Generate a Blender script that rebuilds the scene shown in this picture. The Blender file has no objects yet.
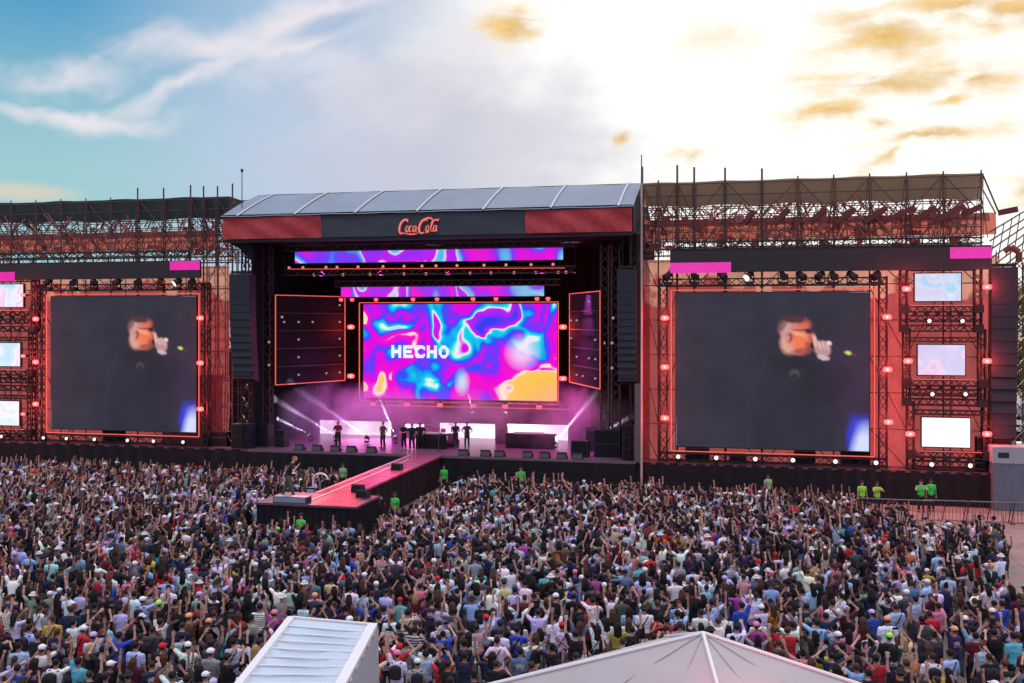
import bpy, math, random
import numpy as np
from mathutils import Vector, Matrix

random.seed(7)
RNG = np.random.default_rng(11)
COL = bpy.context.scene.collection
SC = bpy.context.scene
R = math.radians
V3 = Vector

# ------------------------------------------------------------------ frame
# stage frame: x along the stage front, y into the stage, z up. Camera stands 61 m in front.
FPX = 1000.0
TH = math.atan(0.234)
CS, SN = math.cos(TH), math.sin(TH)
CAMY, CAMH, YH = -61.0, 10.5, 320.0


def W(x, y, v):
    """world point on the plane y=v that the photo shows at pixel (x, y)"""
    a = (x - 512) / FPX
    t = (v - CAMY) / (CS + a * SN)
    return V3((t * (-SN + a * CS), v, CAMH - (y - YH) / FPX * t))


def G(x, y, h):
    """world point at height h that the photo shows at pixel (x, y)"""
    t = (CAMH - h) * FPX / (y - YH)
    a = (x - 512) / FPX
    return V3((t * (-SN + a * CS), CAMY + t * (CS + a * SN), h))


def pix(u, v, h):
    du, dv = u, v - CAMY
    z = -SN * du + CS * dv
    xr = CS * du + SN * dv
    return 512 + FPX * xr / z, YH + FPX * (CAMH - h) / z, z


def lin(r, g, b):
    f = lambda c: (c / 255 / 12.92) if c / 255 <= 0.04045 else ((c / 255 + 0.055) / 1.055) ** 2.4
    return (f(r), f(g), f(b))


# ------------------------------------------------------------------ materials
def mat(name, col, rough=0.7, metal=0.0, var=0.15, scale=3.0, bump=0.0, emit=None, estr=0.0, trans=0.0, tcol=None, spec=0.3):
    m = bpy.data.materials.new(name)
    m.use_nodes = True
    nt = m.node_tree
    b = nt.nodes["Principled BSDF"]
    out = nt.nodes["Material Output"]
    b.inputs["Roughness"].default_value = rough
    b.inputs["Metallic"].default_value = metal
    b.inputs["Specular IOR Level"].default_value = spec
    tc = nt.nodes.new("ShaderNodeTexCoord")
    no = nt.nodes.new("ShaderNodeTexNoise")
    no.inputs["Scale"].default_value = scale
    no.inputs["Detail"].default_value = 6
    nt.links.new(tc.outputs["Object"], no.inputs["Vector"])
    mx = nt.nodes.new("ShaderNodeMix")
    mx.data_type = "RGBA"
    lo = [max(0, c * (1 - var)) for c in col]
    hi = [min(1, c * (1 + var)) for c in col]
    mx.inputs[6].default_value = (*lo, 1)
    mx.inputs[7].default_value = (*hi, 1)
    nt.links.new(no.outputs["Fac"], mx.inputs[0])
    nt.links.new(mx.outputs[2], b.inputs["Base Color"])
    if bump:
        bp = nt.nodes.new("ShaderNodeBump")
        bp.inputs["Strength"].default_value = bump
        bp.inputs["Distance"].default_value = 0.1
        nt.links.new(no.outputs["Fac"], bp.inputs["Height"])
        nt.links.new(bp.outputs["Normal"], b.inputs["Normal"])
    if emit:
        b.inputs["Emission Color"].default_value = (*emit, 1)
        b.inputs["Emission Strength"].default_value = estr
    if trans:
        t = nt.nodes.new("ShaderNodeBsdfTranslucent")
        t.inputs[0].default_value = (*(tcol or col), 1)
        ms = nt.nodes.new("ShaderNodeMixShader")
        ms.inputs[0].default_value = trans
        nt.links.new(b.outputs[0], ms.inputs[1])
        nt.links.new(t.outputs[0], ms.inputs[2])
        nt.links.new(ms.outputs[0], out.inputs[0])
    return m


def attr_mat(name, emission=0.0, rough=0.8, objcol=False, sample=True, base=None):
    m = bpy.data.materials.new(name)
    m.use_nodes = True
    nt = m.node_tree
    b = nt.nodes["Principled BSDF"]
    b.inputs["Roughness"].default_value = rough
    b.inputs["Specular IOR Level"].default_value = 0.25
    if objcol:
        src = nt.nodes.new("ShaderNodeObjectInfo").outputs["Color"]
    else:
        at = nt.nodes.new("ShaderNodeAttribute")
        at.attribute_name = "col"
        src = at.outputs["Color"]
    if emission:
        nt.links.new(src, b.inputs["Emission Color"])
        b.inputs["Emission Strength"].default_value = emission
        b.inputs["Base Color"].default_value = (0.015, 0.015, 0.015, 1)
    else:
        if objcol:
            tc = nt.nodes.new("ShaderNodeTexCoord")
            no = nt.nodes.new("ShaderNodeTexNoise")
            no.inputs["Scale"].default_value = 14
            nt.links.new(tc.outputs["Object"], no.inputs["Vector"])
            mr = nt.nodes.new("ShaderNodeMapRange")
            mr.inputs[3].default_value = 0.75
            mr.inputs[4].default_value = 1.2
            nt.links.new(no.outputs["Fac"], mr.inputs[0])
            vm = nt.nodes.new("ShaderNodeVectorMath")
            vm.operation = "SCALE"
            nt.links.new(src, vm.inputs[0])
            nt.links.new(mr.outputs[0], vm.inputs["Scale"])
            src = vm.outputs[0]
        nt.links.new(src, b.inputs["Base Color"])
    if not sample:
        m.cycles.emission_sampling = "NONE"
    return m


def emis(name, col, s, sample=True):
    m = bpy.data.materials.new(name)
    m.use_nodes = True
    nt = m.node_tree
    b = nt.nodes["Principled BSDF"]
    b.inputs["Base Color"].default_value = (0.05, 0.05, 0.05, 1)
    b.inputs["Emission Color"].default_value = (*col, 1)
    b.inputs["Emission Strength"].default_value = s
    if not sample:
        m.cycles.emission_sampling = "NONE"
    return m


M = {}
M["black"] = mat("black_drape", (0.012, 0.011, 0.016), 0.95, var=0.5, scale=1.5, bump=0.6)
M["blackmetal"] = mat("black_metal", (0.02, 0.02, 0.024), 0.5, 0.3)
M["steel"] = mat("galvanised_steel", (0.16, 0.14, 0.15), 0.5, 0.5)
M["darksteel"] = mat("weathered_scaffold_steel", (0.10, 0.065, 0.07), 0.6, 0.3)
M["paleold"] = mat("pale_mast_paint", (0.42, 0.38, 0.37), 0.6)
M["speaker"] = mat("speaker_cabinet", (0.022, 0.026, 0.04), 0.55)
M["stagefloor"] = mat("main_stage_floor", (0.17, 0.11, 0.15), 0.3, var=0.3)
M["deck"] = mat("stage_floor", (0.10, 0.06, 0.08), 0.45, var=0.3)
M["catdeck"] = mat("red_lit_deck_tone", (0.46, 0.085, 0.12), 0.28, var=0.45, scale=1.3, bump=0.05)  # red stage light put into the colour of the dark floor
M["redcloth"] = mat("red_banner_cloth", (0.42, 0.055, 0.065), 0.8, var=0.25, scale=1.2, bump=0.5)
M["greycloth"] = mat("slate_banner_cloth", (0.05, 0.062, 0.085), 0.8, var=0.12, scale=1.2, bump=0.3)
M["roof"] = mat("roof_membrane", (0.21, 0.26, 0.32), 0.55, var=0.2, scale=0.35, bump=0.15)
M["roofseam"] = mat("roof_seam", (0.5, 0.53, 0.58), 0.6)
M["tarp_r"] = mat("sunlit_tarp_tone", (0.30, 0.26, 0.21), 0.9, var=0.3, scale=1.2, trans=0.5, tcol=(0.42, 0.33, 0.23), bump=0.3)  # sun shining through the tarp put into its lighter, browner colour
M["tarp_l"] = mat("unlit_tarp_tone", (0.06, 0.09, 0.09), 0.9, var=0.35, scale=1.2, trans=0.15, bump=0.3)  # same cloth as the right one, weaker backlight put into a darker colour
M["tape"] = emis("led_tape", lin(255, 100, 85), 0.9, False)
M["redlamp"] = emis("red_lamp_lens", (1.0, 0.075, 0.07), 2.4, False)
M["redcore"] = emis("red_lamp_core", (1.0, 0.5, 0.45), 1.6, False)
M["reddish"] = mat("red_painted_steel", (0.45, 0.16, 0.15), 0.6, var=0.5, scale=0.7)
M["whitelamp"] = emis("white_lamp_lens", (1.0, 0.85, 0.88), 1.5, False)
M["pinkdot"] = emis("pink_bulb", (1.0, 0.30, 0.30), 0.8, False)
M["dimdot"] = emis("dim_bulb", (0.75, 0.5, 0.62), 0.45, False)
M["screenwhite"] = emis("white_led_strip", (1.0, 0.85, 0.98), 2.0, False)
M["led"] = attr_mat("led_video", 1.0, sample=False)
M["led"].node_tree.nodes["Principled BSDF"].inputs["Base Color"].default_value = (0.004, 0.004, 0.005, 1)
M["led"].node_tree.nodes["Principled BSDF"].inputs["Specular IOR Level"].default_value = 0.05
M["white"] = mat("white_pvc", (0.72, 0.72, 0.74), 0.5, var=0.06, scale=0.8)
M["tentcloth"] = mat("white_tent_cloth", (0.48, 0.58, 0.66), 0.55, var=0.08, scale=1.5, bump=0.25)
M["tentgrey"] = mat("tent_roof_cloth", (0.50, 0.475, 0.49), 0.6, var=0.12, scale=0.5, bump=0.25, trans=0.25)
M["trailer"] = mat("trailer_paint", (0.32, 0.33, 0.38), 0.5, var=0.25, scale=1.2)
M["glass"] = mat("dark_glass", (0.02, 0.025, 0.03), 0.1)
M["leaf"] = mat("leaf", (0.09, 0.09, 0.03), 0.8, var=0.5, scale=2, trans=0.4, tcol=(0.3, 0.25, 0.05))
M["bark"] = mat("bark", (0.06, 0.045, 0.035), 0.9)
M["person"] = attr_mat("cloth_and_skin", objcol=True)
M["crowd"] = attr_mat("crowd_cloth_and_skin")
M["logo"] = emis("logo_lettering", (1.0, 0.27, 0.22), 0.75, False)
M["logoback"] = mat("logo_backing", (0.5, 0.02, 0.02), 0.6)
M["wood"] = mat("drum_shell", (0.35, 0.05, 0.2), 0.3)
M["cymbal"] = mat("cymbal_brass", (0.7, 0.5, 0.2), 0.3, 0.9)


def shirt_mat():
    """cloth in the object's colour, some with a print on the back or stripes"""
    m = attr_mat("shirt_cloth", objcol=True)
    nt = m.node_tree
    b = nt.nodes["Principled BSDF"]
    src = b.inputs["Base Color"].links[0].from_socket
    tc = nt.nodes.new("ShaderNodeTexCoord")
    sp = nt.nodes.new("ShaderNodeSeparateXYZ")
    nt.links.new(tc.outputs["Object"], sp.inputs[0])
    rnd = nt.nodes.new("ShaderNodeObjectInfo").outputs["Random"]

    def mm(op, a, c=0.0):
        n = nt.nodes.new("ShaderNodeMath")
        n.operation = op
        for i, q in enumerate((a, c)):
            if isinstance(q, (int, float)):
                n.inputs[i].default_value = q
            else:
                nt.links.new(q, n.inputs[i])
        return n.outputs[0]
    no = nt.nodes.new("ShaderNodeTexNoise")
    no.inputs["Scale"].default_value = 24
    nt.links.new(tc.outputs["Object"], no.inputs["Vector"])
    pr = mm("MULTIPLY", mm("LESS_THAN", mm("ABSOLUTE", sp.outputs[0]), .10), mm("LESS_THAN", mm("ABSOLUTE", mm("SUBTRACT", sp.outputs[2], 1.27)), .085))
    pr = mm("MULTIPLY", mm("MULTIPLY", pr, mm("GREATER_THAN", no.outputs["Fac"], .47)), mm("LESS_THAN", rnd, .20))
    st = mm("MULTIPLY", mm("GREATER_THAN", mm("SINE", mm("MULTIPLY", sp.outputs[2], 95.0)), .1), mm("MULTIPLY", mm("GREATER_THAN", rnd, .28), mm("LESS_THAN", rnd, .31)))
    f = mm("MULTIPLY", mm("MAXIMUM", pr, st), .75)
    inv = nt.nodes.new("ShaderNodeInvert")
    nt.links.new(src, inv.inputs["Color"])
    dk = nt.nodes.new("ShaderNodeVectorMath")
    dk.operation = "SCALE"
    dk.inputs["Scale"].default_value = .6
    nt.links.new(inv.outputs[0], dk.inputs[0])
    mx = nt.nodes.new("ShaderNodeMix")
    mx.data_type = "RGBA"
    nt.links.new(f, mx.inputs[0])
    nt.links.new(src, mx.inputs[6])
    nt.links.new(dk.outputs[0], mx.inputs[7])
    nt.links.new(mx.outputs[2], b.inputs["Base Color"])
    n2 = nt.nodes.new("ShaderNodeTexNoise")
    n2.inputs["Scale"].default_value = 9
    n2.inputs["Distortion"].default_value = 1.5
    nt.links.new(tc.outputs["Object"], n2.inputs["Vector"])
    bp = nt.nodes.new("ShaderNodeBump")
    bp.inputs["Strength"].default_value = .9
    bp.inputs["Distance"].default_value = .06
    nt.links.new(n2.outputs["Fac"], bp.inputs["Height"])
    nt.links.new(bp.outputs[0], b.inputs["Normal"])
    return m


M["shirt"] = shirt_mat()


def scrim_mat():
    m = bpy.data.materials.new("printed_scrim")
    m.use_nodes = True
    nt = m.node_tree
    b = nt.nodes["Principled BSDF"]
    b.inputs["Roughness"].default_value = 0.9
    b.inputs["Specular IOR Level"].default_value = 0.1
    geo = nt.nodes.new("ShaderNodeNewGeometry")
    sep = nt.nodes.new("ShaderNodeSeparateXYZ")
    nt.links.new(geo.outputs["Position"], sep.inputs[0])

    def noise(scale, detail=3):
        n = nt.nodes.new("ShaderNodeTexNoise")
        n.inputs["Scale"].default_value = scale
        n.inputs["Detail"].default_value = detail
        nt.links.new(geo.outputs["Position"], n.inputs["Vector"])
        return n.outputs["Fac"]

    def math_(op, a, c):
        n = nt.nodes.new("ShaderNodeMath")
        n.operation = op
        for i, q in enumerate((a, c)):
            if isinstance(q, (int, float)):
                n.inputs[i].default_value = q
            else:
                nt.links.new(q, n.inputs[i])
        return n.outputs[0]

    # printed crimson mountains on a salmon ground, ridge line near 12 m
    ridge = math_("MULTIPLY", math_("SUBTRACT", noise(0.55, 4), 0.5), 7.0)
    edge = math_("SUBTRACT", math_("ADD", 12.4, ridge), sep.outputs[2])
    f = nt.nodes.new("ShaderNodeMapRange")
    f.inputs[1].default_value = -0.2
    f.inputs[2].default_value = 0.2
    nt.links.new(edge, f.inputs[0])
    mx = nt.nodes.new("ShaderNodeMix")
    mx.data_type = "RGBA"
    mx.inputs[6].default_value = (0.62, 0.36, 0.31, 1)
    mx.inputs[7].default_value = (0.36, 0.095, 0.11, 1)
    nt.links.new(f.outputs[0], mx.inputs[0])
    mx2 = nt.nodes.new("ShaderNodeMix")
    mx2.data_type = "RGBA"
    mx2.blend_type = "MULTIPLY"
    mx2.inputs[0].default_value = 1
    nt.links.new(mx.outputs[2], mx2.inputs[6])
    cr = nt.nodes.new("ShaderNodeMapRange")
    cr.inputs[3].default_value = 0.6
    cr.inputs[4].default_value = 1.25
    nt.links.new(noise(1.1, 6), cr.inputs[0])
    nt.links.new(cr.outputs[0], mx2.inputs[7])
    nt.links.new(mx2.outputs[2], b.inputs["Base Color"])
    t = nt.nodes.new("ShaderNodeBsdfTranslucent")
    nt.links.new(mx2.outputs[2], t.inputs[0])
    ms = nt.nodes.new("ShaderNodeMixShader")
    ms.inputs[0].default_value = 0.5
    nt.links.new(b.outputs[0], ms.inputs[1])
    nt.links.new(t.outputs[0], ms.inputs[2])
    nt.links.new(ms.outputs[0], nt.nodes["Material Output"].inputs[0])
    bp = nt.nodes.new("ShaderNodeBump")
    bp.inputs["Strength"].default_value = 0.4
    bp.inputs["Distance"].default_value = 0.15
    nt.links.new(noise(0.8, 5), bp.inputs["Height"])
    nt.links.new(bp.outputs[0], b.inputs["Normal"])
    return m


M["scrim"] = scrim_mat()
M["scrimdark"] = mat("upper_red_scrim", (0.38, 0.09, 0.10), 0.9, var=0.6, scale=1.6, trans=0.38, tcol=(0.62, 0.22, 0.17), bump=0.5)


# ------------------------------------------------------------------ objects
def tag(o, label=None, cat=None, group=None, kind=None):
    if label:
        o["label"] = label
    if cat:
        o["category"] = cat
    if group:
        o["group"] = group
    if kind:
        o["kind"] = kind
    return o


def thing(name, loc, label, cat, group=None, rz=0.0, kind=None):
    o = bpy.data.objects.new(name, None)
    o.empty_display_size = 0.3
    COL.objects.link(o)
    o.location = loc
    o.rotation_euler = (0, 0, rz)
    return tag(o, label, cat, group, kind)


def worldloc(o):
    p = V3((0, 0, 0))
    while o:
        p = p + o.location
        o = o.parent
    return p


def mesh_np(name, verts, tris, material=None, smooth=False, cols=None):
    me = bpy.data.meshes.new(name)
    verts = np.asarray(verts, dtype=np.float32)
    tris = np.asarray(tris, dtype=np.int32)
    k = tris.shape[1]
    me.vertices.add(len(verts))
    me.vertices.foreach_set("co", verts.ravel())
    me.loops.add(tris.size)
    me.loops.foreach_set("vertex_index", tris.ravel())
    me.polygons.add(len(tris))
    me.polygons.foreach_set("loop_start", np.arange(0, tris.size, k, dtype=np.int32))
    me.update(calc_edges=True)
    if smooth:
        me.polygons.foreach_set("use_smooth", np.ones(len(tris), dtype=bool))
    if cols is not None:
        a = me.attributes.new("col", "FLOAT_COLOR", "FACE")
        c = np.ones((len(tris), 4), dtype=np.float32)
        c[:, :3] = cols
        a.data.foreach_set("color", c.ravel())
    if material:
        me.materials.append(material)
    return me


class MB:
    """collects shapes in world (or local) space and links them as ONE mesh"""

    def __init__(s):
        s.v, s.f = [], []

    def add(s, vs, fs):
        o = len(s.v)
        s.v += [tuple(p) for p in vs]
        s.f += [tuple(i + o for i in f) for f in fs]
        return s

    def box(s, c, d, rot=None):
        hx, hy, hz = d[0] / 2, d[1] / 2, d[2] / 2
        vs = [V3((x, y, z)) for z in (-hz, hz) for y in (-hy, hy) for x in (-hx, hx)]
        if rot is not None:
            vs = [rot @ p for p in vs]
        c = V3(c)
        return s.add([p + c for p in vs], [(0, 2, 3, 1), (4, 5, 7, 6), (0, 1, 5, 4), (2, 6, 7, 3), (0, 4, 6, 2), (1, 3, 7, 5)])

    def bb(s, a, b):
        a, b = V3(a), V3(b)
        return s.box((a + b) / 2, [abs(b[i] - a[i]) for i in range(3)])

    def beam(s, a, b, w, h=None):
        a, b = V3(a), V3(b)
        d = b - a
        q = d.to_track_quat("Y", "Z").to_matrix()
        return s.box((a + b) / 2, (w, d.length, h or w), q)

    def tube(s, a, b, r0, r1=None, n=8, caps=True):
        a, b = V3(a), V3(b)
        r1 = r0 if r1 is None else r1
        q = (b - a).to_track_quat("Z", "Y").to_matrix()
        vs = []
        for c, r in ((a, r0), (b, r1)):
            for i in range(n):
                t = 2 * math.pi * i / n
                vs.append(c + q @ V3((r * math.cos(t), r * math.sin(t), 0)))
        fs = [(i, (i + 1) % n, n + (i + 1) % n, n + i) for i in range(n)]
        if caps:
            fs += [tuple(reversed(range(n))), tuple(range(n, 2 * n))]
        return s.add(vs, fs)

    def quad(s, *p):
        return s.add(p, [tuple(range(len(p)))])

    def sheet(s, fn, nu, nv):
        vs = [fn(i / nu, j / nv) for j in range(nv + 1) for i in range(nu + 1)]
        fs = [(j * (nu + 1) + i, j * (nu + 1) + i + 1, (j + 1) * (nu + 1) + i + 1, (j + 1) * (nu + 1) + i) for j in range(nv) for i in range(nu)]
        return s.add(vs, fs)

    def truss(s, a, b, w=0.4, r=0.03, bay=0.5, up=V3((0, 0, 1))):
        a, b = V3(a), V3(b)
        d = (b - a)
        L = d.length
        d = d / L
        side = d.cross(up)
        if side.length < 0.1:
            side = d.cross(V3((0, 1, 0)))
        side.normalize()
        up2 = side.cross(d).normalized()
        k = w / 2
        cs = [side * k + up2 * k, -side * k + up2 * k, -side * k - up2 * k, side * k - up2 * k]
        for c in cs:
            s.beam(a + c, b + c, 2 * r)
        n = max(2, int(round(L / bay)))
        for i in range(n):
            p, q = a + d * (L * i / n), a + d * (L * (i + 1) / n)
            if i % 2:
                p, q = q, p
            for j in range(4):
                s.beam(p + cs[j], q + cs[(j + 1) % 4], 1.2 * r)
        return s

    def build(s, name, material, parent=None, smooth=False, loc=None):
        me = bpy.data.meshes.new(name)
        off = worldloc(parent) if parent else V3(loc or (0, 0, 0))
        me.from_pydata([(x - off.x, y - off.y, z - off.z) for x, y, z in s.v], [], s.f)
        me.materials.append(material)
        if smooth:
            me.polygons.foreach_set("use_smooth", [True] * len(me.polygons))
        o = bpy.data.objects.new(name, me)
        COL.objects.link(o)
        if parent:
            o.parent = parent
        elif loc:
            o.location = loc
        return o


def copy_tree(o, parent=None):
    c = o.copy()
    COL.objects.link(c)
    c.parent = parent
    for ch in list(o.children):
        copy_tree(ch, c)
    return c


# ------------------------------------------------------------------ world, camera, sun
def build_world():
    w = bpy.data.worlds.new("World")
    SC.world = w
    w.use_nodes = True
    nt = w.node_tree
    nt.nodes.clear()

    class N:
        def __init__(s, k):
            s.k = k

        def op(s, o, q, rev=False, third=None):
            n = nt.nodes.new("ShaderNodeMath")
            n.operation = o
            a, b = (q, s) if rev else (s, q)
            for i, t in enumerate((a, b, third)):
                if t is None:
                    continue
                if isinstance(t, N):
                    nt.links.new(t.k, n.inputs[i])
                else:
                    n.inputs[i].default_value = t
            return N(n.outputs[0])

        def __add__(s, q): return s.op("ADD", q)
        def __radd__(s, q): return s.op("ADD", q)
        def __sub__(s, q): return s.op("SUBTRACT", q)
        def __rsub__(s, q): return s.op("SUBTRACT", q, True)
        def __mul__(s, q): return s.op("MULTIPLY", q)
        def __rmul__(s, q): return s.op("MULTIPLY", q)
        def __truediv__(s, q): return s.op("DIVIDE", q)

    def fn1(o, a, b=None):
        return a.op(o, b)

    def smooth(x, a, b):
        n = nt.nodes.new("ShaderNodeMapRange")
        n.interpolation_type = "SMOOTHSTEP"
        nt.links.new(x.k, n.inputs[0])
        n.inputs[1].default_value = a
        n.inputs[2].default_value = b
        return N(n.outputs[0])

    tc = nt.nodes.new("ShaderNodeTexCoord")
    D = tc.outputs["Generated"]

    def dot(vec):
        n = nt.nodes.new("ShaderNodeVectorMath")
        n.operation = "DOT_PRODUCT"
        nt.links.new(D, n.inputs[0])
        n.inputs[1].default_value = vec
        return N(n.outputs["Value"])

    az = fn1("ARCTAN2", dot((CS, SN, 0)), dot((-SN, CS, 0)))
    el = fn1("ARCSINE", dot((0, 0, 1)), 0.0)

    def AE(x, y):
        a = math.atan((x - 512) / FPX)
        return a, math.atan((YH - y) / FPX * math.cos(a))

    def comb(a, e, z=0.0):
        n = nt.nodes.new("ShaderNodeCombineXYZ")
        nt.links.new(a.k, n.inputs[0])
        nt.links.new(e.k, n.inputs[1])
        n.inputs[2].default_value = z
        return n.outputs[0]

    def noise(a, e, scale, detail=5, z=0.0, dist=0.0, rough=0.55):
        n = nt.nodes.new("ShaderNodeTexNoise")
        n.inputs["Scale"].default_value = scale
        n.inputs["Detail"].default_value = detail
        n.inputs["Distortion"].default_value = dist
        n.inputs["Roughness"].default_value = rough
        nt.links.new(comb(a, e, z), n.inputs["Vector"])
        return N(n.outputs["Fac"])

    def blob(x, y, rx, ry, rot=0.0, aa=None, ee=None):
        """1 at the centre, falling to 0 at the rim and below outside"""
        a0, e0 = AE(x, y)
        da, de = (aa or az) - a0, (ee or el) - e0
        c, s_ = math.cos(rot), math.sin(rot)
        p = (da * c + de * s_) / (rx / FPX)
        q = (de * c - da * s_) / (ry / FPX)
        return 1.0 - (p * p + q * q).op("SQRT", 0.0)

    def mixc(f, a, b):
        n = nt.nodes.new("ShaderNodeMix")
        n.data_type = "RGBA"
        if isinstance(f, N):
            nt.links.new(f.k, n.inputs[0])
        else:
            n.inputs[0].default_value = f
        for i, q in ((6, a), (7, b)):
            if isinstance(q, tuple):
                n.inputs[i].default_value = (*q, 1)
            else:
                nt.links.new(q, n.inputs[i])
        return n.outputs[2]

    sky = nt.nodes.new("ShaderNodeTexSky")
    sky.sky_type = "NISHITA"
    sky.sun_disc = False
    sky.sun_elevation = R(17)
    sky.sun_rotation = SUN_AZ
    sky.altitude = 2600
    sky.dust_density = 1.5
    sm = nt.nodes.new("ShaderNodeVectorMath")
    sm.operation = "SCALE"
    nt.links.new(sky.outputs[0], sm.inputs[0])
    sm.inputs["Scale"].default_value = 0.10
    nish = sm.outputs[0]

    # thin evening veil: teal on the far side from the sun, lavender, then glaring white about the sun
    low = noise(az, el, 3.0, 3, 1.0)
    t = az + (low - 0.5) * 0.12
    top = smooth(el, 0.12, 0.34)
    left = mixc(top, lin(160, 205, 212), lin(62, 150, 200))
    mid = mixc(top, lin(190, 205, 228), lin(170, 198, 224))
    c = mixc(smooth(t, -0.44, -0.20), left, mid)
    lav = lin(206, 210, 222)
    c = mixc(smooth(t, -0.22, 0.02), c, lav)
    glow = smooth(blob(720, 50, 330, 300) + (noise(az, el * 1.6, 5.0, 5, 3.0) - 0.5) * 0.9, -0.05, 0.5)
    c = mixc(glow, c, (1.12, 1.10, 1.06))
    c = mixc(smooth(t, 0.06, 0.24), c, (1.1, 1.08, 1.03))
    # high cirrus streaks
    rag = noise(az + el * 0.8, el * 2.6 - az * 0.9, 7.0, 7, 5.0, 0.6)
    ca = az + (noise(az, el, 6.0, 4, 12.0) - 0.5) * 0.16
    ce = el + (noise(az, el, 7.0, 4, 17.0) - 0.5) * 0.09
    cir = None
    for (x, y, rx, ry, rot, k) in ((55, 72, 120, 17, 0.16, 1.0), (190, 48, 110, 22, 0.10, 1.0), (75, 112, 115, 13, -0.03, 1.1), (160, 88, 85, 14, 0.42, 1.1),
                                   (290, 22, 170, 22, 0.30, 1.1), (265, 50, 70, 16, 0.1, 1.1), (330, 75, 150, 40, -0.1, 0.8), (450, 70, 190, 75, 0.1, 0.8)):
        b = blob(x, y, rx * 1.15, ry * 1.45, rot, ca, ce) * 1.6 + (rag - 0.5) * 2.9
        b = smooth(b, 0.1, 1.7) * (0.85 * k)
        cir = b if cir is None else fn1("MAXIMUM", cir, b)
    c = mixc(fn1("MINIMUM", cir, 0.95), c, lin(238, 232, 238))
    blue = smooth(blob(335, 22, 75, 14, 0.35) + (rag - 0.5) * 1.4, 0.1, 0.9) * 0.7
    c = mixc(blue, c, lin(150, 180, 214))
    # soft grey lavender bank at the middle
    bank = smooth(blob(470, 140, 230, 110) + (noise(az, el * 2, 6.0, 5, 9.0) - 0.5) * 1.6, 0.0, 0.8) * 0.8
    c = mixc(bank, c, lin(203, 204, 218))
    cream = smooth(blob(20, 192, 70, 12), 0.0, 0.8) * 0.8
    c = mixc(cream, c, lin(222, 212, 190))
    # gold lit scraps of cloud near the sun
    wa = az + (noise(az, el, 13.0, 5, 2.0) - 0.5) * 0.09
    we = el + (noise(az, el, 16.0, 5, 7.0) - 0.5) * 0.045
    gr = noise(az * 0.6, el * 2.2, 26.0, 7, 4.0, 0.4, 0.65)
    gold = halo = None
    for (x, y, rx, ry, rot, k) in ((512, 27, 32, 21, 0.0, 1.3), (955, 8, 90, 17, -0.08, 1.15), (1010, 18, 60, 14, -0.05, 1.15), (880, 40, 80, 22, -0.12, 1.15), (905, 78, 115, 17, -0.06, 1.05),
                                   (985, 78, 50, 17, -0.2, 1.1), (832, 108, 48, 14, 0.0, 1.1), (952, 98, 30, 7, 0.0, 1.0), (880, 122, 24, 7, 0.0, 1.0), (935, 136, 75, 8, 0.12, 1.2), (880, 160, 45, 8, 0.5, 0.9),
                                   (626, 138, 16, 9, 0.3, 1.1), (684, 160, 22, 10, 0.0, 0.7), (850, 20, 50, 18, 0.0, 0.7), (1018, 192, 26, 18, 0.0, 0.9), (700, 40, 60, 20, 0, 0.35)):
        b = blob(x, y, rx * 1.25, ry * 1.35, rot, wa, we) * 1.9 + (gr - 0.5) * 3.6 - 0.1
        hb = smooth(b, -0.5, 1.6) * k
        b = smooth(b, 0.35, 2.3) * (k * 1.05)
        gold = b if gold is None else fn1("MAXIMUM", gold, b)
        halo = hb if halo is None else fn1("MAXIMUM", halo, hb)
    c = mixc(fn1("MINIMUM", halo * 0.38, 0.5), c, lin(255, 236, 196))
    c = mixc(fn1("MINIMUM", gold, 0.96), c, mixc(smooth(gr, 0.38, 0.62), lin(212, 168, 88), lin(246, 208, 138)))
    # outside the visible clouds a bright veil is added to fill-light the crowd
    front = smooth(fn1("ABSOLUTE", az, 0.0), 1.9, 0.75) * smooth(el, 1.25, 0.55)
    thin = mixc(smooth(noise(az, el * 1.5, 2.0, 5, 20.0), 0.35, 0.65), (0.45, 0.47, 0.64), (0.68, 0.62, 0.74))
    thin = mixc(smooth(el, 0.40, 1.15), thin, (2.5, 2.35, 2.6))  # unseen zenith raised, added light from above on the crowd
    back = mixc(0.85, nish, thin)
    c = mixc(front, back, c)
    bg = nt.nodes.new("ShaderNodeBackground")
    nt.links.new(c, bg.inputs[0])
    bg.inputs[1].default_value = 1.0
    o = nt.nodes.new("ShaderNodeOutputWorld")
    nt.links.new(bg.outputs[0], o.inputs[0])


# the sun stands behind the stage, right of its middle
sun_dir = V3((-SN + 0.17 * CS, CS + 0.17 * SN, 0)).normalized() * math.cos(R(17)) + V3((0, 0, math.sin(R(17))))
SUN_AZ = math.atan2(sun_dir.x, sun_dir.y)
build_world()
sl = bpy.data.lights.new("sun", "SUN")
sl.energy = 4.5
sl.angle = R(0.6)
sl.color = (1.0, 0.83, 0.62)
so = bpy.data.objects.new("sun", sl)
so.rotation_euler = (-sun_dir).to_track_quat("-Z", "Y").to_euler()
so.location = (60, 60, 60)
COL.objects.link(so)

cd = bpy.data.cameras.new("camera")
cd.sensor_width = 36
cd.lens = 36 * FPX / 1024
cd.shift_y = -(341.5 - YH) / 1024
cd.clip_end = 5000
cam = bpy.data.objects.new("camera", cd)
cam.location = (0, CAMY, CAMH)
cam.rotation_euler = (R(90), 0, TH)
COL.objects.link(cam)
SC.camera = cam
SC.view_settings.view_transform = "Standard"
SC.view_settings.look = "None"
SC.view_settings.exposure = 0.0
SC.cycles.max_bounces = 6
SC.cycles.volume_bounces = 0
SC.cycles.volume_step_rate = 2.0
SC.cycles.use_denoising = True


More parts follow.
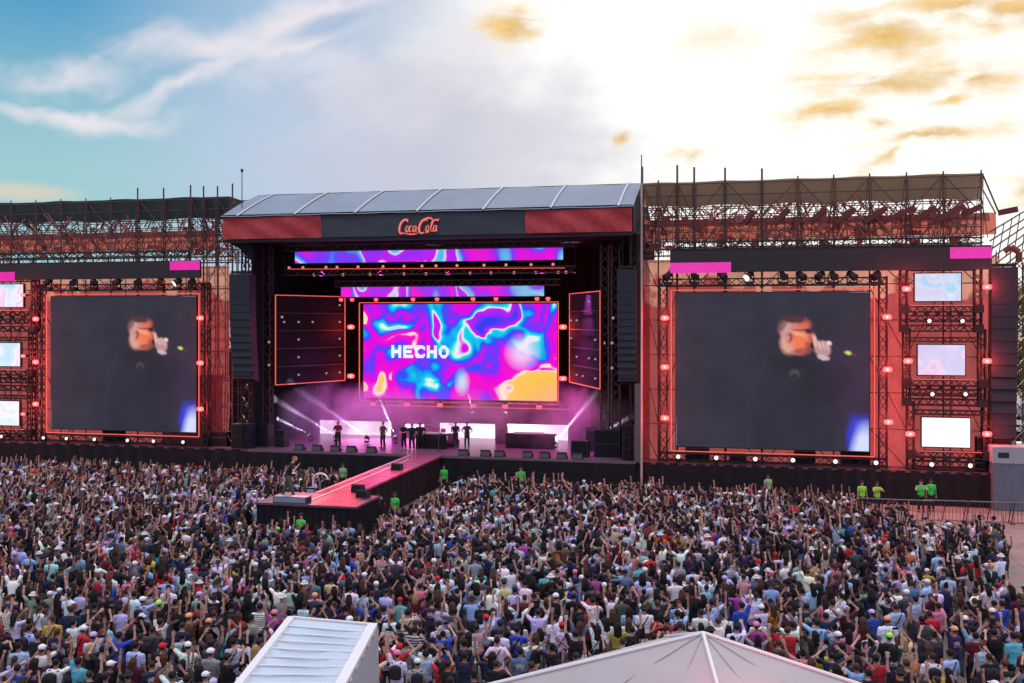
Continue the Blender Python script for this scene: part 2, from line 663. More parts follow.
def lamp(name, kind, loc, col, power, parent=None, target=None, size=0.1, angle=30, blend=0.3):
    l = bpy.data.lights.new(name, kind)
    l.color = col
    l.energy = power
    if kind == "SPOT":
        l.spot_size = R(angle)
        l.spot_blend = blend
        l.shadow_soft_size = size
    elif kind == "AREA":
        l.shape = "RECTANGLE"
        l.size, l.size_y = size
    else:
        l.shadow_soft_size = size
    o = bpy.data.objects.new(name, l)
    COL.objects.link(o)
    o.location = loc
    if target is not None:
        o.rotation_euler = (V3(target) - V3(loc)).to_track_quat("-Z", "Y").to_euler()
    return o


# ------------------------------------------------------------------ ground
def ground():
    nb = MB()
    nb.sheet(lambda a, b: (-900 + 1800 * a, -300 + 1800 * b, 0), 8, 8)
    m = mat("worn_plaza_paving", (0.19, 0.155, 0.145), 0.85, var=0.35, scale=0.6, bump=0.1)
    g = nb.build("ground", m)
    tag(g, kind="structure")
    pv = MB()
    for k in range(26):
        for j in range(14):
            pv.bb((6.6 + j * 1.21, -34 + k * 1.21, 0.004), (6.6 + j * 1.21 + 1.19, -34 + k * 1.21 + 1.19, 0.01))
    p = pv.build("paving", mat("pink_paving_slab", (0.25, 0.195, 0.18), 0.8, var=0.45, scale=0.9, bump=0.1))
    tag(p, kind="structure")


ground()

# ------------------------------------------------------------------ people
SHZ = 1.43


def tess(shape, seg):
    """one closed piece -> verts, tris"""
    kind = shape[0]
    vs, rings = [], []
    if kind == "cap":
        _, a, b, r0, r1 = shape[:5]
        a, b = np.array(a, float), np.array(b, float)
        d = b - a
        L = np.linalg.norm(d) + 1e-9
        d = d / L
        t = np.array([0, 0, 1.0]) if abs(d[2]) < 0.9 else np.array([0, 1.0, 0])
        s = np.cross(d, t); s /= np.linalg.norm(s)
        u = np.cross(s, d)
        st = [(-0.95, 0.0), (-0.65, 0.72), (0, 1.0)] if seg >= 8 else [(-0.9, 0.0), (0, 1.0)]
        prof = [(a + d * r0 * q, r0 * k) for q, k in st] + [(b - d * r1 * q, r1 * k) for q, k in reversed(st)]
        for c, r in prof:
            rings.append((c, s * r, u * r))
    elif kind == "ell":
        _, c, rr = shape[:3]
        c = np.array(c, float)
        n = 7 if seg >= 8 else 5
        for i in range(n):
            t = math.pi * i / (n - 1)
            k = math.sin(t)
            rings.append((c + np.array([0, 0, -math.cos(t) * rr[2]]), np.array([rr[0] * k, 0, 0]), np.array([0, rr[1] * k, 0])))
    elif kind == "rings":
        rr = shape[1]
        rings.append((np.array(rr[0][0], float), np.zeros(3), np.zeros(3)))
        for c, rx, ry in rr:
            rings.append((np.array(c, float), np.array([rx, 0, 0]), np.array([0, ry, 0])))
        rings.append((np.array(rr[-1][0], float), np.zeros(3), np.zeros(3)))
    n = len(rings)
    vs.append(rings[0][0])
    for c, s, u in rings[1:-1]:
        for i in range(seg):
            t = 2 * math.pi * i / seg
            vs.append(c + s * math.cos(t) + u * math.sin(t))
    vs.append(rings[-1][0])
    fs = []
    for i in range(seg):
        fs.append((0, 1 + (i + 1) % seg, 1 + i))
    for k in range(n - 3):
        o, p = 1 + k * seg, 1 + (k + 1) * seg
        for i in range(seg):
            j = (i + 1) % seg
            fs.append((o + i, o + j, p + j))
            fs.append((o + i, p + j, p + i))
    o = 1 + (n - 3) * seg
    for i in range(seg):
        fs.append((o + i, o + (i + 1) % seg, len(vs) - 1))
    return np.array(vs), np.array(fs)


def nrm(v):
    v = np.array(v, float)
    return v / np.linalg.norm(v)


def hand(w, d, s):
    w, d, s = np.array(w), nrm(d), nrm(s)
    out = [("cap", w, w + d * 0.03 + s * 0.018, 0.028, 0.024), ("cap", w + s * 0.012, w + d * 0.075 + s * 0.025, 0.024, 0.018),
           ("cap", w - s * 0.012, w + d * 0.075 - s * 0.025, 0.024, 0.018)]
    up = np.cross(d, s)
    for i, L in enumerate((0.062, 0.075, 0.07, 0.055)):
        b = w + d * 0.08 + s * (1.5 - i) * 0.024
        k = b + d * L * 0.55 + s * (1.5 - i) * 0.006
        e = k + d * L * 0.45 + up * 0.02
        out += [("cap", b, k, 0.0105, 0.010), ("cap", k, e, 0.010, 0.009)]
    out.append(("cap", w + d * 0.025 + s * 0.03, w + d * 0.06 + s * 0.075, 0.013, 0.010))
    return out


# arms: for each side (upper direction, forearm direction) written for the right side, x outward
ARM = {
    "down": ((0.16, 0.02, -1), (0.08, 0.28, -1)),
    "up": ((0.35, 0.15, 0.95), (-0.02, 0.10, 1)),
    "wide": ((0.75, 0.1, 0.65), (0.30, 0.05, 1)),
    "head": ((0.75, 0.1, 0.65), (-0.75, 0.1, 0.75)),
    "fist": ((0.55, 0.35, 0.45), (0.0, 0.15, 1)),
    "phone": ((0.35, 0.75, 0.25), (-0.45, 0.45, 0.75)),
    "clap": ((0.3, 0.6, -0.5), (-0.65, 0.7, 0.35)),
    "mic": ((0.45, 0.55, -0.7), (-0.50, 0.35, 0.95)),
    "hip": ((0.6, -0.15, -0.8), (-0.55, 0.3, -0.6)),
    "ahead": ((0.2, 0.85, -0.25), (0.0, 1, 0.1)),
    "ahead2": ((0.2, 0.9, 0.25), (0.0, 1, 0.35)), "half": ((0.8, 0.3, -0.05), (0.1, 0.3, 0.95)), "face": ((0.35, 0.5, -0.75), (-0.45, 0.25, 0.9)),
    "play": ((0.3, 0.25, -0.9), (-0.55, 0.85, -0.1)),
}
POSES = {
    "both arms raised": ("up", "up"), "right arm raised": ("down", "up"), "left arm raised": ("up", "down"),
    "arms spread high": ("wide", "wide"), "hands joined overhead": ("head", "head"), "arms down": ("down", "down"),
    "hands clapping in front": ("clap", "clap"), "holding up a phone": ("phone", "phone"),
    "right fist in the air": ("clap", "fist"), "left fist in the air": ("fist", "clap"),
    "hands on hips": ("hip", "hip"), "right arm pointing ahead": ("down", "ahead2"), "left arm half raised": ("half", "down"), "right hand at the face": ("down", "face"),
}
STAGEPOSES = {"sing": ("hip", "mic"), "play": ("play", "play"), "point": ("ahead", "mic"), "watch": ("hip", "hip")}


def figure(arms, wide_step=0.0, lean=0.0):
    """shapes of a standing person facing +y, about 1.75 m tall, sorted by what they are made of"""
    body, shirt, trousers, shoes = [], [], [], []
    hip, waist = 0.92, 1.06
    torso = lambda g: ("rings", [((0, 0, 0.86), 0.14 + g, 0.10 + g), ((0, 0, 0.95), 0.165 + g, 0.115 + g), ((0, 0, 1.08), 0.14 + g, 0.098 + g),
                                 ((0, 0.005, 1.26), 0.168 + g, 0.115 + g), ((0, 0, 1.38), 0.185 + g, 0.10 + g), ((0, -0.005, 1.44), 0.14 + g, 0.082 + g), ((0, -0.005, 1.48), 0.07 + g, 0.062 + g)])
    body.append(torso(0))
    shirt.append(torso(0.016))
    body.append(("cap", (0, -0.01, 1.44), (0, 0.005, 1.56), 0.056, 0.052))
    body.append(("ell", (0, 0.012, 1.635), (0.077, 0.092, 0.112)))
    body.append(("cap", (0, 0.055, 1.585), (0, 0.07, 1.575), 0.045, 0.035))
    body.append(("cap", (0, 0.10, 1.645), (0, 0.118, 1.615), 0.011, 0.016))
    for sx in (-1, 1):
        body.append(("cap", (sx * 0.076, 0.005, 1.65), (sx * 0.08, 0.0, 1.615), 0.016, 0.011))
        h = (sx * 0.09, 0, hip)
        st = wide_step * sx
        k = (sx * 0.10, 0.03 + st * 0.55, 0.49)
        a = (sx * 0.11, -0.01 + st, 0.09)
        body += [("cap", h, k, 0.082, 0.054), ("cap", k, a, 0.054, 0.036), ("cap", a, (a[0], a[1] + 0.13, 0.035), 0.04, 0.03)]
        trousers += [("cap", h, k, 0.1, 0.072), ("cap", k, (a[0], a[1], 0.12), 0.072, 0.058)]
        shoes += [("cap", (a[0], a[1] - 0.03, 0.045), (a[0], a[1] + 0.15, 0.035), 0.05, 0.042)]
        up, fo = ARM[arms[0 if sx < 0 else 1]]
        up, fo = nrm((up[0] * sx, up[1], up[2])), nrm((fo[0] * sx, fo[1], fo[2]))
        lift = max(0.0, up[2]) * 0.06
        s = np.array([sx * (0.175 - lift * 0.3), 0, SHZ - 0.03 + lift])
        e = s + up * 0.285
        w = e + fo * 0.25
        body += [("cap", s, e, 0.05, 0.038), ("cap", e, w, 0.038, 0.026)]
        side = np.cross(fo, (0, 1, 0)) if abs(fo[1]) < 0.8 else np.array([1.0, 0, 0])
        side = nrm(side) * (1 if np.dot(side, (-sx, 0, 0)) > 0 else -1)
        body += hand(w + fo * 0.01, fo, side)
        shirt += [("cap", s, s + up * 0.19, 0.066, 0.056)]
    trousers.append(("rings", [((0, 0, 0.84), 0.13, 0.10), ((0, 0, 0.93), 0.178, 0.13), ((0, 0, 1.03), 0.155, 0.112)]))
    return dict(body=body, shirt=shirt, trousers=trousers, shoes=shoes)


HAIR = {
    "short": [("ell", (0, -0.012, 1.665), (0.088, 0.098, 0.098))],
    "crop": [("ell", (0, -0.008, 1.66), (0.082, 0.096, 0.092))],
    "long": [("ell", (0, -0.015, 1.662), (0.092, 0.10, 0.10)), ("cap", (-0.045, -0.06, 1.64), (-0.065, -0.095, 1.36), 0.06, 0.045), ("cap", (0.045, -0.06, 1.64), (0.065, -0.095, 1.36), 0.06, 0.045),
             ("cap", (0, -0.07, 1.64), (0, -0.105, 1.32), 0.065, 0.04)],
    "bun": [("ell", (0, -0.012, 1.662), (0.086, 0.097, 0.097)), ("ell", (0, -0.075, 1.755), (0.045, 0.045, 0.042))],
    "tail": [("ell", (0, -0.012, 1.662), (0.086, 0.097, 0.097)), ("cap", (0, -0.105, 1.69), (0, -0.15, 1.45), 0.032, 0.022)],
}
CAPS = {
    "cap": [("ell", (0, -0.005, 1.69), (0.094, 0.106, 0.085)), ("cap", (-0.03, 0.10, 1.685), (-0.02, 0.165, 1.675), 0.02, 0.014), ("cap", (0.03, 0.10, 1.685), (0.02, 0.165, 1.675), 0.02, 0.014)],
    "bucket": [("ell", (0, 0, 1.70), (0.095, 0.105, 0.085)), ("rings", [((0, 0, 1.655), 0.15, 0.155), ((0, 0, 1.675), 0.14, 0.145), ((0, 0, 1.70), 0.10, 0.11)])],
}


def xform(vs, lean):
    if not lean:
        return vs
    vs = vs.copy()
    k = np.clip((vs[:, 2] - 0.9) / 0.25, 0, 1) * lean
    y, z = vs[:, 1].copy(), vs[:, 2] - 0.95
    vs[:, 1] = y * np.cos(k) + z * np.sin(k) * (z > 0)
    vs[:, 2] = np.where(z > 0, z * np.cos(k) - y * np.sin(k) * 0.6 + 0.95, vs[:, 2])
    return vs


def join(shapes, seg):
    V_, F_, o = [], [], 0
    for s in shapes:
        v, f = tess(s, seg)
        V_.append(v); F_.append(f + o); o += len(v)
    return np.vstack(V_), np.vstack(F_)


def skin(name, shapes, voxel=0.016, lean=0.0, material=None, smooth_it=2):
    """fuse the pieces into one continuous surface"""
    v, f = join(shapes, 12)
    v = xform(v, lean)
    me = mesh_np(name, v, f)
    o = bpy.data.objects.new("tmp", me)
    COL.objects.link(o)
    md = o.modifiers.new("r", "REMESH")
    md.mode = "VOXEL"
    md.voxel_size = voxel
    sm = o.modifiers.new("s", "SMOOTH")
    sm.iterations = smooth_it
    sm.factor = 0.5
    dg = bpy.context.evaluated_depsgraph_get()
    res = bpy.data.meshes.new_from_object(o.evaluated_get(dg))
    bpy.data.objects.remove(o)
    bpy.data.meshes.remove(me)
    res.name = name
    res.polygons.foreach_set("use_smooth", [True] * len(res.polygons))
    res.materials.clear()
    res.materials.append(material or M["person"])
    return res


PROTO = {}


def proto(pose):
    if pose in PROTO:
        return PROTO[pose]
    arms = POSES.get(pose) or STAGEPOSES[pose]
    lean = 0.35 if pose == "sing" else 0.0
    step = 0.22 if pose == "sing" else 0.04
    fg = figure(arms, step)
    PROTO[pose] = (skin("body_" + pose, fg["body"], 0.014, lean), skin("shirt_" + pose, fg["shirt"], 0.02, lean, M["shirt"]), skin("trousers", fg["trousers"], 0.022, lean), skin("shoes", fg["shoes"], 0.02, lean), lean)
    return PROTO[pose]


HM = {}


def headmesh(kind, lean=0.0):
    k = (kind, lean)
    if k not in HM:
        HM[k] = skin(kind, (HAIR.get(kind) or CAPS[kind]), 0.014, lean)
    return HM[k]


_extra = {}


def extra(kind):
    if kind in _extra:
        return _extra[kind]
    if kind == "backpack":
        me = skin("backpack", [("cap", (-0.07, -0.17, 1.12), (-0.07, -0.17, 1.34), 0.08, 0.075), ("cap", (0.07, -0.17, 1.12), (0.07, -0.17, 1.34), 0.08, 0.075), ("cap", (0, -0.17, 1.12), (0, -0.17, 1.36), 0.09, 0.08),
                               ("cap", (-0.11, -0.10, 1.46), (-0.11, 0.11, 1.40), 0.022, 0.022), ("cap", (0.11, -0.10, 1.46), (0.11, 0.11, 1.40), 0.022, 0.022)], 0.018)
    elif kind == "strap":
        me = skin("strap", [("cap", (0.10, -0.112, 1.45), (0.0, -0.142, 1.28), 0.017, 0.017), ("cap", (0.0, -0.142, 1.28), (-0.15, -0.115, 1.06), 0.017, 0.017), ("cap", (-0.17, -0.09, 1.0), (-0.17, -0.02, 0.98), 0.06, 0.06)], 0.013)
    elif kind == "phone":
        m = MB()
        m.box((0, 0.62, 1.80), (0.15, 0.012, 0.08), Matrix.Rotation(0.3, 3, "X"))
        me = bpy.data.meshes.new("phone")
        me.from_pydata(m.v, [], m.f)
        me.materials.append(M["blackmetal"])
    _extra[kind] = me
    return me


def child(name, me, parent, color):
    o = bpy.data.objects.new(name, me)
    o.color = (*color, 1)
    o.parent = parent
    COL.objects.link(o)
    return o


SKIN = [(0.34, 0.18, 0.14), (0.42, 0.25, 0.20), (0.29, 0.15, 0.12), (0.50, 0.32, 0.26)]


def person(loc, rz, pose, shirt, trousers, hair, haircol, cap=None, capcol=None, ext=None, scale=1.0, skincol=None, label="", group=None, bagcol=(0.02, 0.02, 0.03)):
    b, s, t, sh, lean = proto(pose)
    o = bpy.data.objects.new("person", b)
    o.color = (*(skincol or random.choice(SKIN)), 1)
    COL.objects.link(o)
    o.location = loc
    o.rotation_euler = (random.gauss(0, .035), random.gauss(0, .035), rz) if group == "people in the crowd" else (0, 0, rz)
    o.scale = (scale * random.uniform(1.02, 1.2), scale * random.uniform(1.02, 1.18), scale)
    tag(o, label, "person", group)
    child("shirt", s, o, shirt)
    child("trousers", t, o, trousers)
    child("shoes", sh, o, random.choice([(0.5, 0.5, 0.5), (0.03, 0.03, 0.03)]))
    if hair:
        child("hair", headmesh(hair, lean), o, haircol)
    if cap:
        child("hat", headmesh(cap, lean), o, capcol)
    if ext:
        child({"strap": "bag"}.get(ext, ext), extra(ext), o, bagcol)
    if pose == "holding up a phone":
        child("phone", extra("phone"), o, (0.02, 0.02, 0.02))
    return o


# palettes: name -> base colour
SH = {
    "black": (0.015, 0.014, 0.02), "navy": (0.02, 0.028, 0.075), "maroon": (0.10, 0.015, 0.03), "dark grey": (0.07, 0.065, 0.08), "white": (0.80, 0.82, 0.92), "light blue": (0.34, 0.50, 0.82),
    "pale lavender": (0.55, 0.55, 0.84), "grey": (0.30, 0.30, 0.34), "red": (0.48, 0.02, 0.035), "pink": (0.65, 0.22, 0.32), "dark purple": (0.06, 0.025, 0.09), "royal blue": (0.03, 0.07, 0.42),
    "mustard yellow": (0.50, 0.34, 0.06), "sage green": (0.18, 0.30, 0.22), "turquoise": (0.10, 0.48, 0.50), "orange": (0.55, 0.19, 0.05), "cream": (0.60, 0.50, 0.40), "brown": (0.13, 0.07, 0.045), "magenta": (0.40, 0.06, 0.30),
    "denim blue": (0.10, 0.17, 0.30), "pale aqua": (0.42, 0.66, 0.72), "lime yellow": (0.55, 0.65, 0.08),
}
SHW = {"black": 44, "navy": 12, "maroon": 7, "dark grey": 9, "white": 21, "light blue": 12, "pale lavender": 10, "grey": 6, "red": 4, "pink": 2.5, "dark purple": 6, "royal blue": 2.2, "mustard yellow": 0.8, "sage green": 1.2,
       "turquoise": 0.8, "orange": 0.9, "cream": 3, "brown": 3, "magenta": 0.9, "denim blue": 4, "pale aqua": 1.6, "lime yellow": 0.25}
BK, BR, BL = (0.012, 0.01, 0.01), (0.07, 0.03, 0.018), (0.35, 0.22, 0.10)
HEADS = {  # phrase -> (hair, colour, cap, colour)
    "short black hair": ("short", BK, None, None), "cropped dark hair": ("crop", (0.03, 0.02, 0.02), None, None), "long black hair": ("long", BK, None, None), "long brown hair": ("long", BR, None, None),
    "a black bun": ("bun", BK, None, None), "a brown ponytail": ("tail", BR, None, None), "short brown hair": ("short", BR, None, None), "long reddish hair": ("long", (0.16, 0.03, 0.03), None, None), "long blonde hair": ("long", BL, None, None),
    "a white cap": ("crop", BK, "cap", (0.75, 0.75, 0.8)), "a black cap": ("crop", BK, "cap", (0.02, 0.02, 0.025)), "a red cap": ("crop", BK, "cap", (0.55, 0.02, 0.03)), "a lilac cap": ("crop", BK, "cap", (0.5, 0.42, 0.75)),
    "a pink cap": ("crop", BK, "cap", (0.75, 0.2, 0.35)), "a pale bucket hat": ("long", BK, "bucket", (0.6, 0.6, 0.62)), "a neon green cap": ("crop", BK, "cap", (0.3, 0.85, 0.1)), "a peach cap": ("crop", BK, "cap", (0.75, 0.35, 0.2)),
    "a black bucket hat": ("short", BK, "bucket", (0.02, 0.02, 0.02)),
}
HW = {"short black hair": 22, "cropped dark hair": 9, "long black hair": 20, "long brown hair": 4.5, "a black bun": 4, "a brown ponytail": 3, "short brown hair": 6, "long reddish hair": 1.2, "long blonde hair": 0.8, "a white cap": 4,
      "a black cap": 6, "a red cap": 1.0, "a lilac cap": 0.9, "a pink cap": 0.5, "a pale bucket hat": 1.8, "a neon green cap": 0.12, "a peach cap": 0.3, "a black bucket hat": 1.5}
PW_NEAR = {"both arms raised": 5, "right arm raised": 9, "left arm raised": 8, "arms spread high": 3, "hands joined overhead": 4, "arms down": 48, "hands clapping in front": 8, "holding up a phone": 9, "right fist in the air": 4, "left fist in the air": 4, "hands on hips": 3, "right arm pointing ahead": 4, "left arm half raised": 6, "right hand at the face": 5}
PW_FAR = {"both arms raised": 7, "right arm raised": 9, "left arm raised": 8, "arms spread high": 5, "hands joined overhead": 7, "arms down": 40, "hands clapping in front": 4, "holding up a phone": 8, "right fist in the air": 5, "left fist in the air": 4, "hands on hips": 2, "right arm pointing ahead": 5, "left arm half raised": 6, "right hand at the face": 4}
TROU = [(0.03, 0.04, 0.08), (0.015, 0.015, 0.02), (0.07, 0.10, 0.18), (0.015, 0.015, 0.02), (0.18, 0.16, 0.15), (0.05, 0.05, 0.06)]


def wc(d):
    return random.choices(list(d), list(d.values()))[0]


# people read one by one off the picture: head at (x, y), shirt, head, pose, extra
NAMED = [
    (50, 591, "sage green", "a white cap", "arms down", None), (69, 597, "white", "short black hair", "arms down", None), (30, 627, "light blue", "short black hair", "arms down", "strap"),
    (52, 621, "mustard yellow", "short brown hair", "arms down", "strap"), (94.6, 637, "pale lavender", "a lilac cap", "right arm raised", "strap"), (135.5, 647, "pale lavender", "short black hair", "arms down", "strap"),
    (161, 647, "black", "a red cap", "right arm raised", None), (185, 634, "pale aqua", "short black hair", "arms down", "strap"), (213, 653, "grey", "a white cap", "arms down", None), (157, 607, "black", "a neon green cap", "right arm raised", None),
    (13, 593, "orange", "short black hair", "arms down", "backpack"), (151.6, 578, "magenta", "short black hair", "hands clapping in front", None), (172, 599, "black", "a lilac cap", "left arm raised", None),
    (190, 617, "brown", "a peach cap", "right fist in the air", None), (105, 556, "maroon", "a red cap", "left arm raised", None), (99, 571, "light blue", "a white cap", "arms down", None), (135, 566, "denim blue", "a white cap", "both arms raised", None),
    (71, 653, "dark grey", "short brown hair", "arms down", None), (21.5, 666, "royal blue", "short black hair", "arms down", None), (79.6, 664, "turquoise", "short black hair", "left arm raised", None),
    (239, 587, "turquoise", "a red cap", "arms down", None), (237, 612, "red", "long brown hair", "arms down", None), (258, 608, "white", "short black hair", "hands clapping in front", None), (282, 598, "grey", "a pale bucket hat", "hands clapping in front", None),
    (303, 603, "pale aqua", "short black hair", "arms down", None), (315, 590, "pink", "short black hair", "arms down", None), (345, 570, "red", "short black hair", "arms down", None), (392, 619, "white", "short brown hair", "arms down", None),
    (386, 592, "pale lavender", "a black cap", "arms down", None), (400, 598, "turquoise", "a red cap", "arms down", None), (410, 606, "pale lavender", "long black hair", "hands clapping in front", None), (344, 605, "dark purple", "a black bun", "arms down", None),
    (948, 577, "light blue", "short black hair", "arms down", "strap"), (1003, 537, "light blue", "cropped dark hair", "arms down", "strap"), (1004, 606, "royal blue", "short black hair", "arms down", None), (950, 655, "light blue", "short black hair", "arms down", "strap"),
    (983, 645, "light blue", "short brown hair", "arms down", None), (909, 551, "orange", "short black hair", "arms down", None), (938, 552, "light blue", "short black hair", "arms down", None), (975, 558, "red", "long black hair", "arms down", None),
    (820, 648, "lime yellow", "long black hair", "arms down", None), (877, 660, "red", "short black hair", "arms down", None), (889, 622, "white", "a peach cap", "arms down", None), (835, 605, "white", "short black hair", "arms down", None),
    (824, 597, "pink", "long black hair", "arms down", None), (846, 578, "light blue", "short black hair", "arms down", None), (870, 630, "white", "long black hair", "arms down", None), (1016, 640, "turquoise", "short black hair", "arms down", None),
    (530, 560, "turquoise", "a black cap", "arms down", None), (614, 549, "red", "short black hair", "both arms raised", None), (575, 572, "navy", "a pink cap", "arms down", None), (565, 590, "light blue", "short black hair", "arms down", None),
    (515, 590, "pale lavender", "short black hair", "arms down", None), (541, 606, "white", "long black hair", "right arm raised", None), (491, 613, "light blue", "cropped dark hair", "arms down", None), (557, 618, "white", "short black hair", "right arm raised", None),
    (597, 627, "white", "long black hair", "left arm raised", "strap"), (629, 617, "white", "long brown hair", "hands clapping in front", None), (535, 633, "light blue", "long brown hair", "arms down", None), (444, 624, "pale lavender", "short black hair", "arms down", "backpack"),
    (802, 592, "light blue", "short black hair", "arms down", None), (788, 610, "light blue", "a black cap", "arms down", None), (756, 626, "magenta", "a pink cap", "arms down", None), (792, 632, "red", "short brown hair", "hands clapping in front", None),
    (663, 612, "red", "long black hair", "arms down", None), (740, 607, "royal blue", "short black hair", "right arm raised", None), (470, 632, "pale aqua", "long black hair", "arms down", None), (640, 566, "turquoise", "short black hair", "arms down", None),
    (570, 556, "royal blue", "short black hair", "arms down", None), (880, 520, "light blue", "short black hair", "arms down", None), (843, 525, "turquoise", "short black hair", "arms down", None), (865, 524, "red", "short black hair", "arms down", None),
    (15, 553, "royal blue", "a lilac cap", "arms down", None),
]

RUNL, RUNR = -20.85, -18.7           # runway sides
PLAT = (-22.4, -17.35, -18.1, -15.1)  # end platform: x0, x1, y0, y1
TENT_A = dict(z=3.0)
APEX_D = 17.5


def allowed(u, v):
    x, y, z = pix(u, v, 0)
    if v > -6.3 - max(0.0, (u + 12)) * 0.03:
        return False
    if RUNL - 0.7 < u < RUNR + 2.6 and v > -13.5:
        return False
    if RUNL - 0.7 < u < RUNR + 1.6 and v > -15.2:
        return False
    if PLAT[0] - 0.5 < u < PLAT[1] + 1.7 and v > PLAT[2] - 2.3:
        return False
    # bare paving along the right side
    if v > -24.5 and u > 12.3 + (v + 7) * 0.225 + math.sin(v * 2.1) * 0.3:
        return False
    if u > 7.6 and v > -13.0 + math.sin(u * 2) * .4:
        return False
    if u > 5.4 and v > -9.5:
        return False
    # the low canopy stands here
    if -11.6 < u < -7.3 and v < -36.4:
        return False
    # the peaked tent covers everything nearer
    px, py, pz = pix(u, v, 1.7)
    if pz < 25.5 and 560 < px < 800:
        return False
    return -1.03 < (px - 512) / 512 < 1.03 and pz > 23.2


def crowd():
    pts = []
    cell = {}

    def near(u, v, r):
        ci, cj = int(math.floor(u)), int(math.floor(v))
        for a in (-1, 0, 1):
            for b in (-1, 0, 1):
                for (p, q) in cell.get((ci + a, cj + b), ()):
                    if (p - u) ** 2 + (q - v) ** 2 < r * r:
                        return True
        return False

    def put(u, v):
        cell.setdefault((int(math.floor(u)), int(math.floor(v))), []).append((u, v))

    for (x, y, s, h, p, e) in NAMED:
        g = G(x, y, 1.63)
        put(g.x, g.y)
        pts.append([g.x, g.y, s, h, p, e, True])
    for _ in range(110000):
        u = random.uniform(-45, 17)
        v = random.uniform(-41, -6)
        if not allowed(u, v):
            continue
        z = pix(u, v, 0)[2]
        r = 0.60 if z < 32 else 0.54 if z < 42 else 0.48
        r *= 1.0 + 0.22 * (math.sin(u * 1.3 + 2 * math.sin(v * .7)) * math.sin(v * 1.1 + math.sin(u * .9)))
        if u > 3 and z < 50:
            r *= 1.12
        if near(u, v, r):
            continue
        put(u, v)
        pw = PW_NEAR if z < 38 else PW_FAR
        pts.append([u, v, wc(SHW), wc(HW), wc(pw), random.choice([None, None, None, None, "strap", "backpack"]), False])
    # the ones that show largest become people of their own
    def shows(p):
        x, y, z = pix(p[0], p[1], 1.7)
        if not (-6 < x < 1030 and y < 681):
            return False
        if tent_hides(x, y):
            return False
        return True
    order = sorted([p for p in pts if shows(p)], key=lambda p: pix(p[0], p[1], 0)[2])
    own = order[:298]
    ids = set(id(p) for p in own)
    rest = [p for p in pts if id(p) not in ids]
    used = set()
    # named people first so that they keep their looks
    for p in sorted(own, key=lambda p: not p[6]):
        u, v, s, h, po, e, nm = p
        for tries in range(400):
            key = (s, h, po, e)
            if key not in used:
                break
            if nm and tries < 30:
                e = random.choice([None, "strap", "backpack"]); po = wc(PW_NEAR) if tries > 3 else po
            else:
                s, h, po, e = wc(SHW), wc(HW), wc(PW_NEAR), random.choice([None, None, "strap", "backpack"])
        used.add((s, h, po, e))
        hr, hc, cp, cc = HEADS[h]
        x, y, z = pix(u, v, 1.7)
        place = ("beside the low white canopy" if 200 < x < 420 and y > 585 else "near the peaked tent" if (430 < x < 850 and y > 590) else "near the bare paving" if x > 900 else "")
        bag = {None: "", "strap": ", cross-body bag", "backpack": ", dark backpack"}[e]
        lab = f"person in {s} shirt with {h}, {po}{bag}"
        if place and len(lab.split()) + len(place.split()) <= 16:
            lab += ", " + place
        ang = math.atan2(-(-19 - u), (-3 - v)) * 0.45 + random.gauss(0, 0.22)
        c = [k * random.uniform(0.85, 1.15) for k in SH[s]]
        tr = random.choice(TROU)
        woman = hr in ("long", "bun", "tail")
        person((u, v, 0), ang, po, c, tr, hr, hc, cp, cc, e, random.uniform(0.90, 0.97) if woman else random.uniform(0.96, 1.04), None, lab, "people in the crowd")
    # everyone farther off is one mass
    lod = {}
    for k, arms in POSES.items():
        fg = figure(arms, 0.04)
        fg = {q: ([s for s in v_ if not (s[0] == "cap" and max(s[3], s[4]) < 0.02)] if q == "body" else v_) for q, v_ in fg.items()}
        for hk in list(HAIR) + list(CAPS):
            vs, fs, cs, o = [], [], [], 0
            for ci, sh in ((0, fg["body"]), (1, fg["shirt"]), (2, fg["trousers"]), (3, HAIR.get(hk) or (CAPS[hk]))):
                if ci == 0:
                    sh = [s for s in sh if not (s[0] == "rings")]
                v_, f_ = join(sh, 6)
                vs.append(v_); fs.append(f_ + o); cs.append(np.full(len(f_), ci)); o += len(v_)
            lod[(k, hk)] = (np.vstack(vs), np.vstack(fs), np.concatenate(cs))
    AV, AF, AC, o = [], [], [], 0
    for u, v, s, h, po, e, nm in rest:
        hr, hc, cp, cc = HEADS[h]
        vs, fs, ci = lod[(po, cp or hr)]
        ang = math.atan2(-(-19 - u), (-3 - v)) * 0.6 + random.gauss(0, 0.25)
        sc = random.uniform(0.88, 1.05)
        c, s_ = math.cos(ang), math.sin(ang)
        q = vs * np.array([sc * random.uniform(1.0, 1.2), sc * random.uniform(1.0, 1.2), sc])
        q = np.stack([q[:, 0] * c - q[:, 1] * s_ + u, q[:, 0] * s_ + q[:, 1] * c + v, q[:, 2]], 1)
        pal = np.array([random.choice(SKIN), [k * random.uniform(0.75, 1.2) for k in SH[s]], random.choice(TROU), cc if cp else hc])
        AV.append(q); AF.append(fs + o); AC.append(pal[ci]); o += len(q)
    me = mesh_np("crowd", np.vstack(AV), np.vstack(AF), M["crowd"], True, np.vstack(AC))
    ob = bpy.data.objects.new("crowd", me)
    COL.objects.link(ob)
    tag(ob, "dense festival crowd facing the stage with many raised arms", "crowd", kind="stuff")
    print("people", len(own), "crowd", len(rest))


def tent_hides(x, y):
    # rough outline of the two tents in front of the crowd
    if y > 634 + (703 - x) * 0.21 and x <= 703:
        return True
    if y > 634 + (x - 703) * 0.31 and x > 703:
        return True
    if y > 622 and 291 - (y - 619) * 0.8 < x < 380 - (y - 626) * 0.3:
        return True
    return False


crowd()

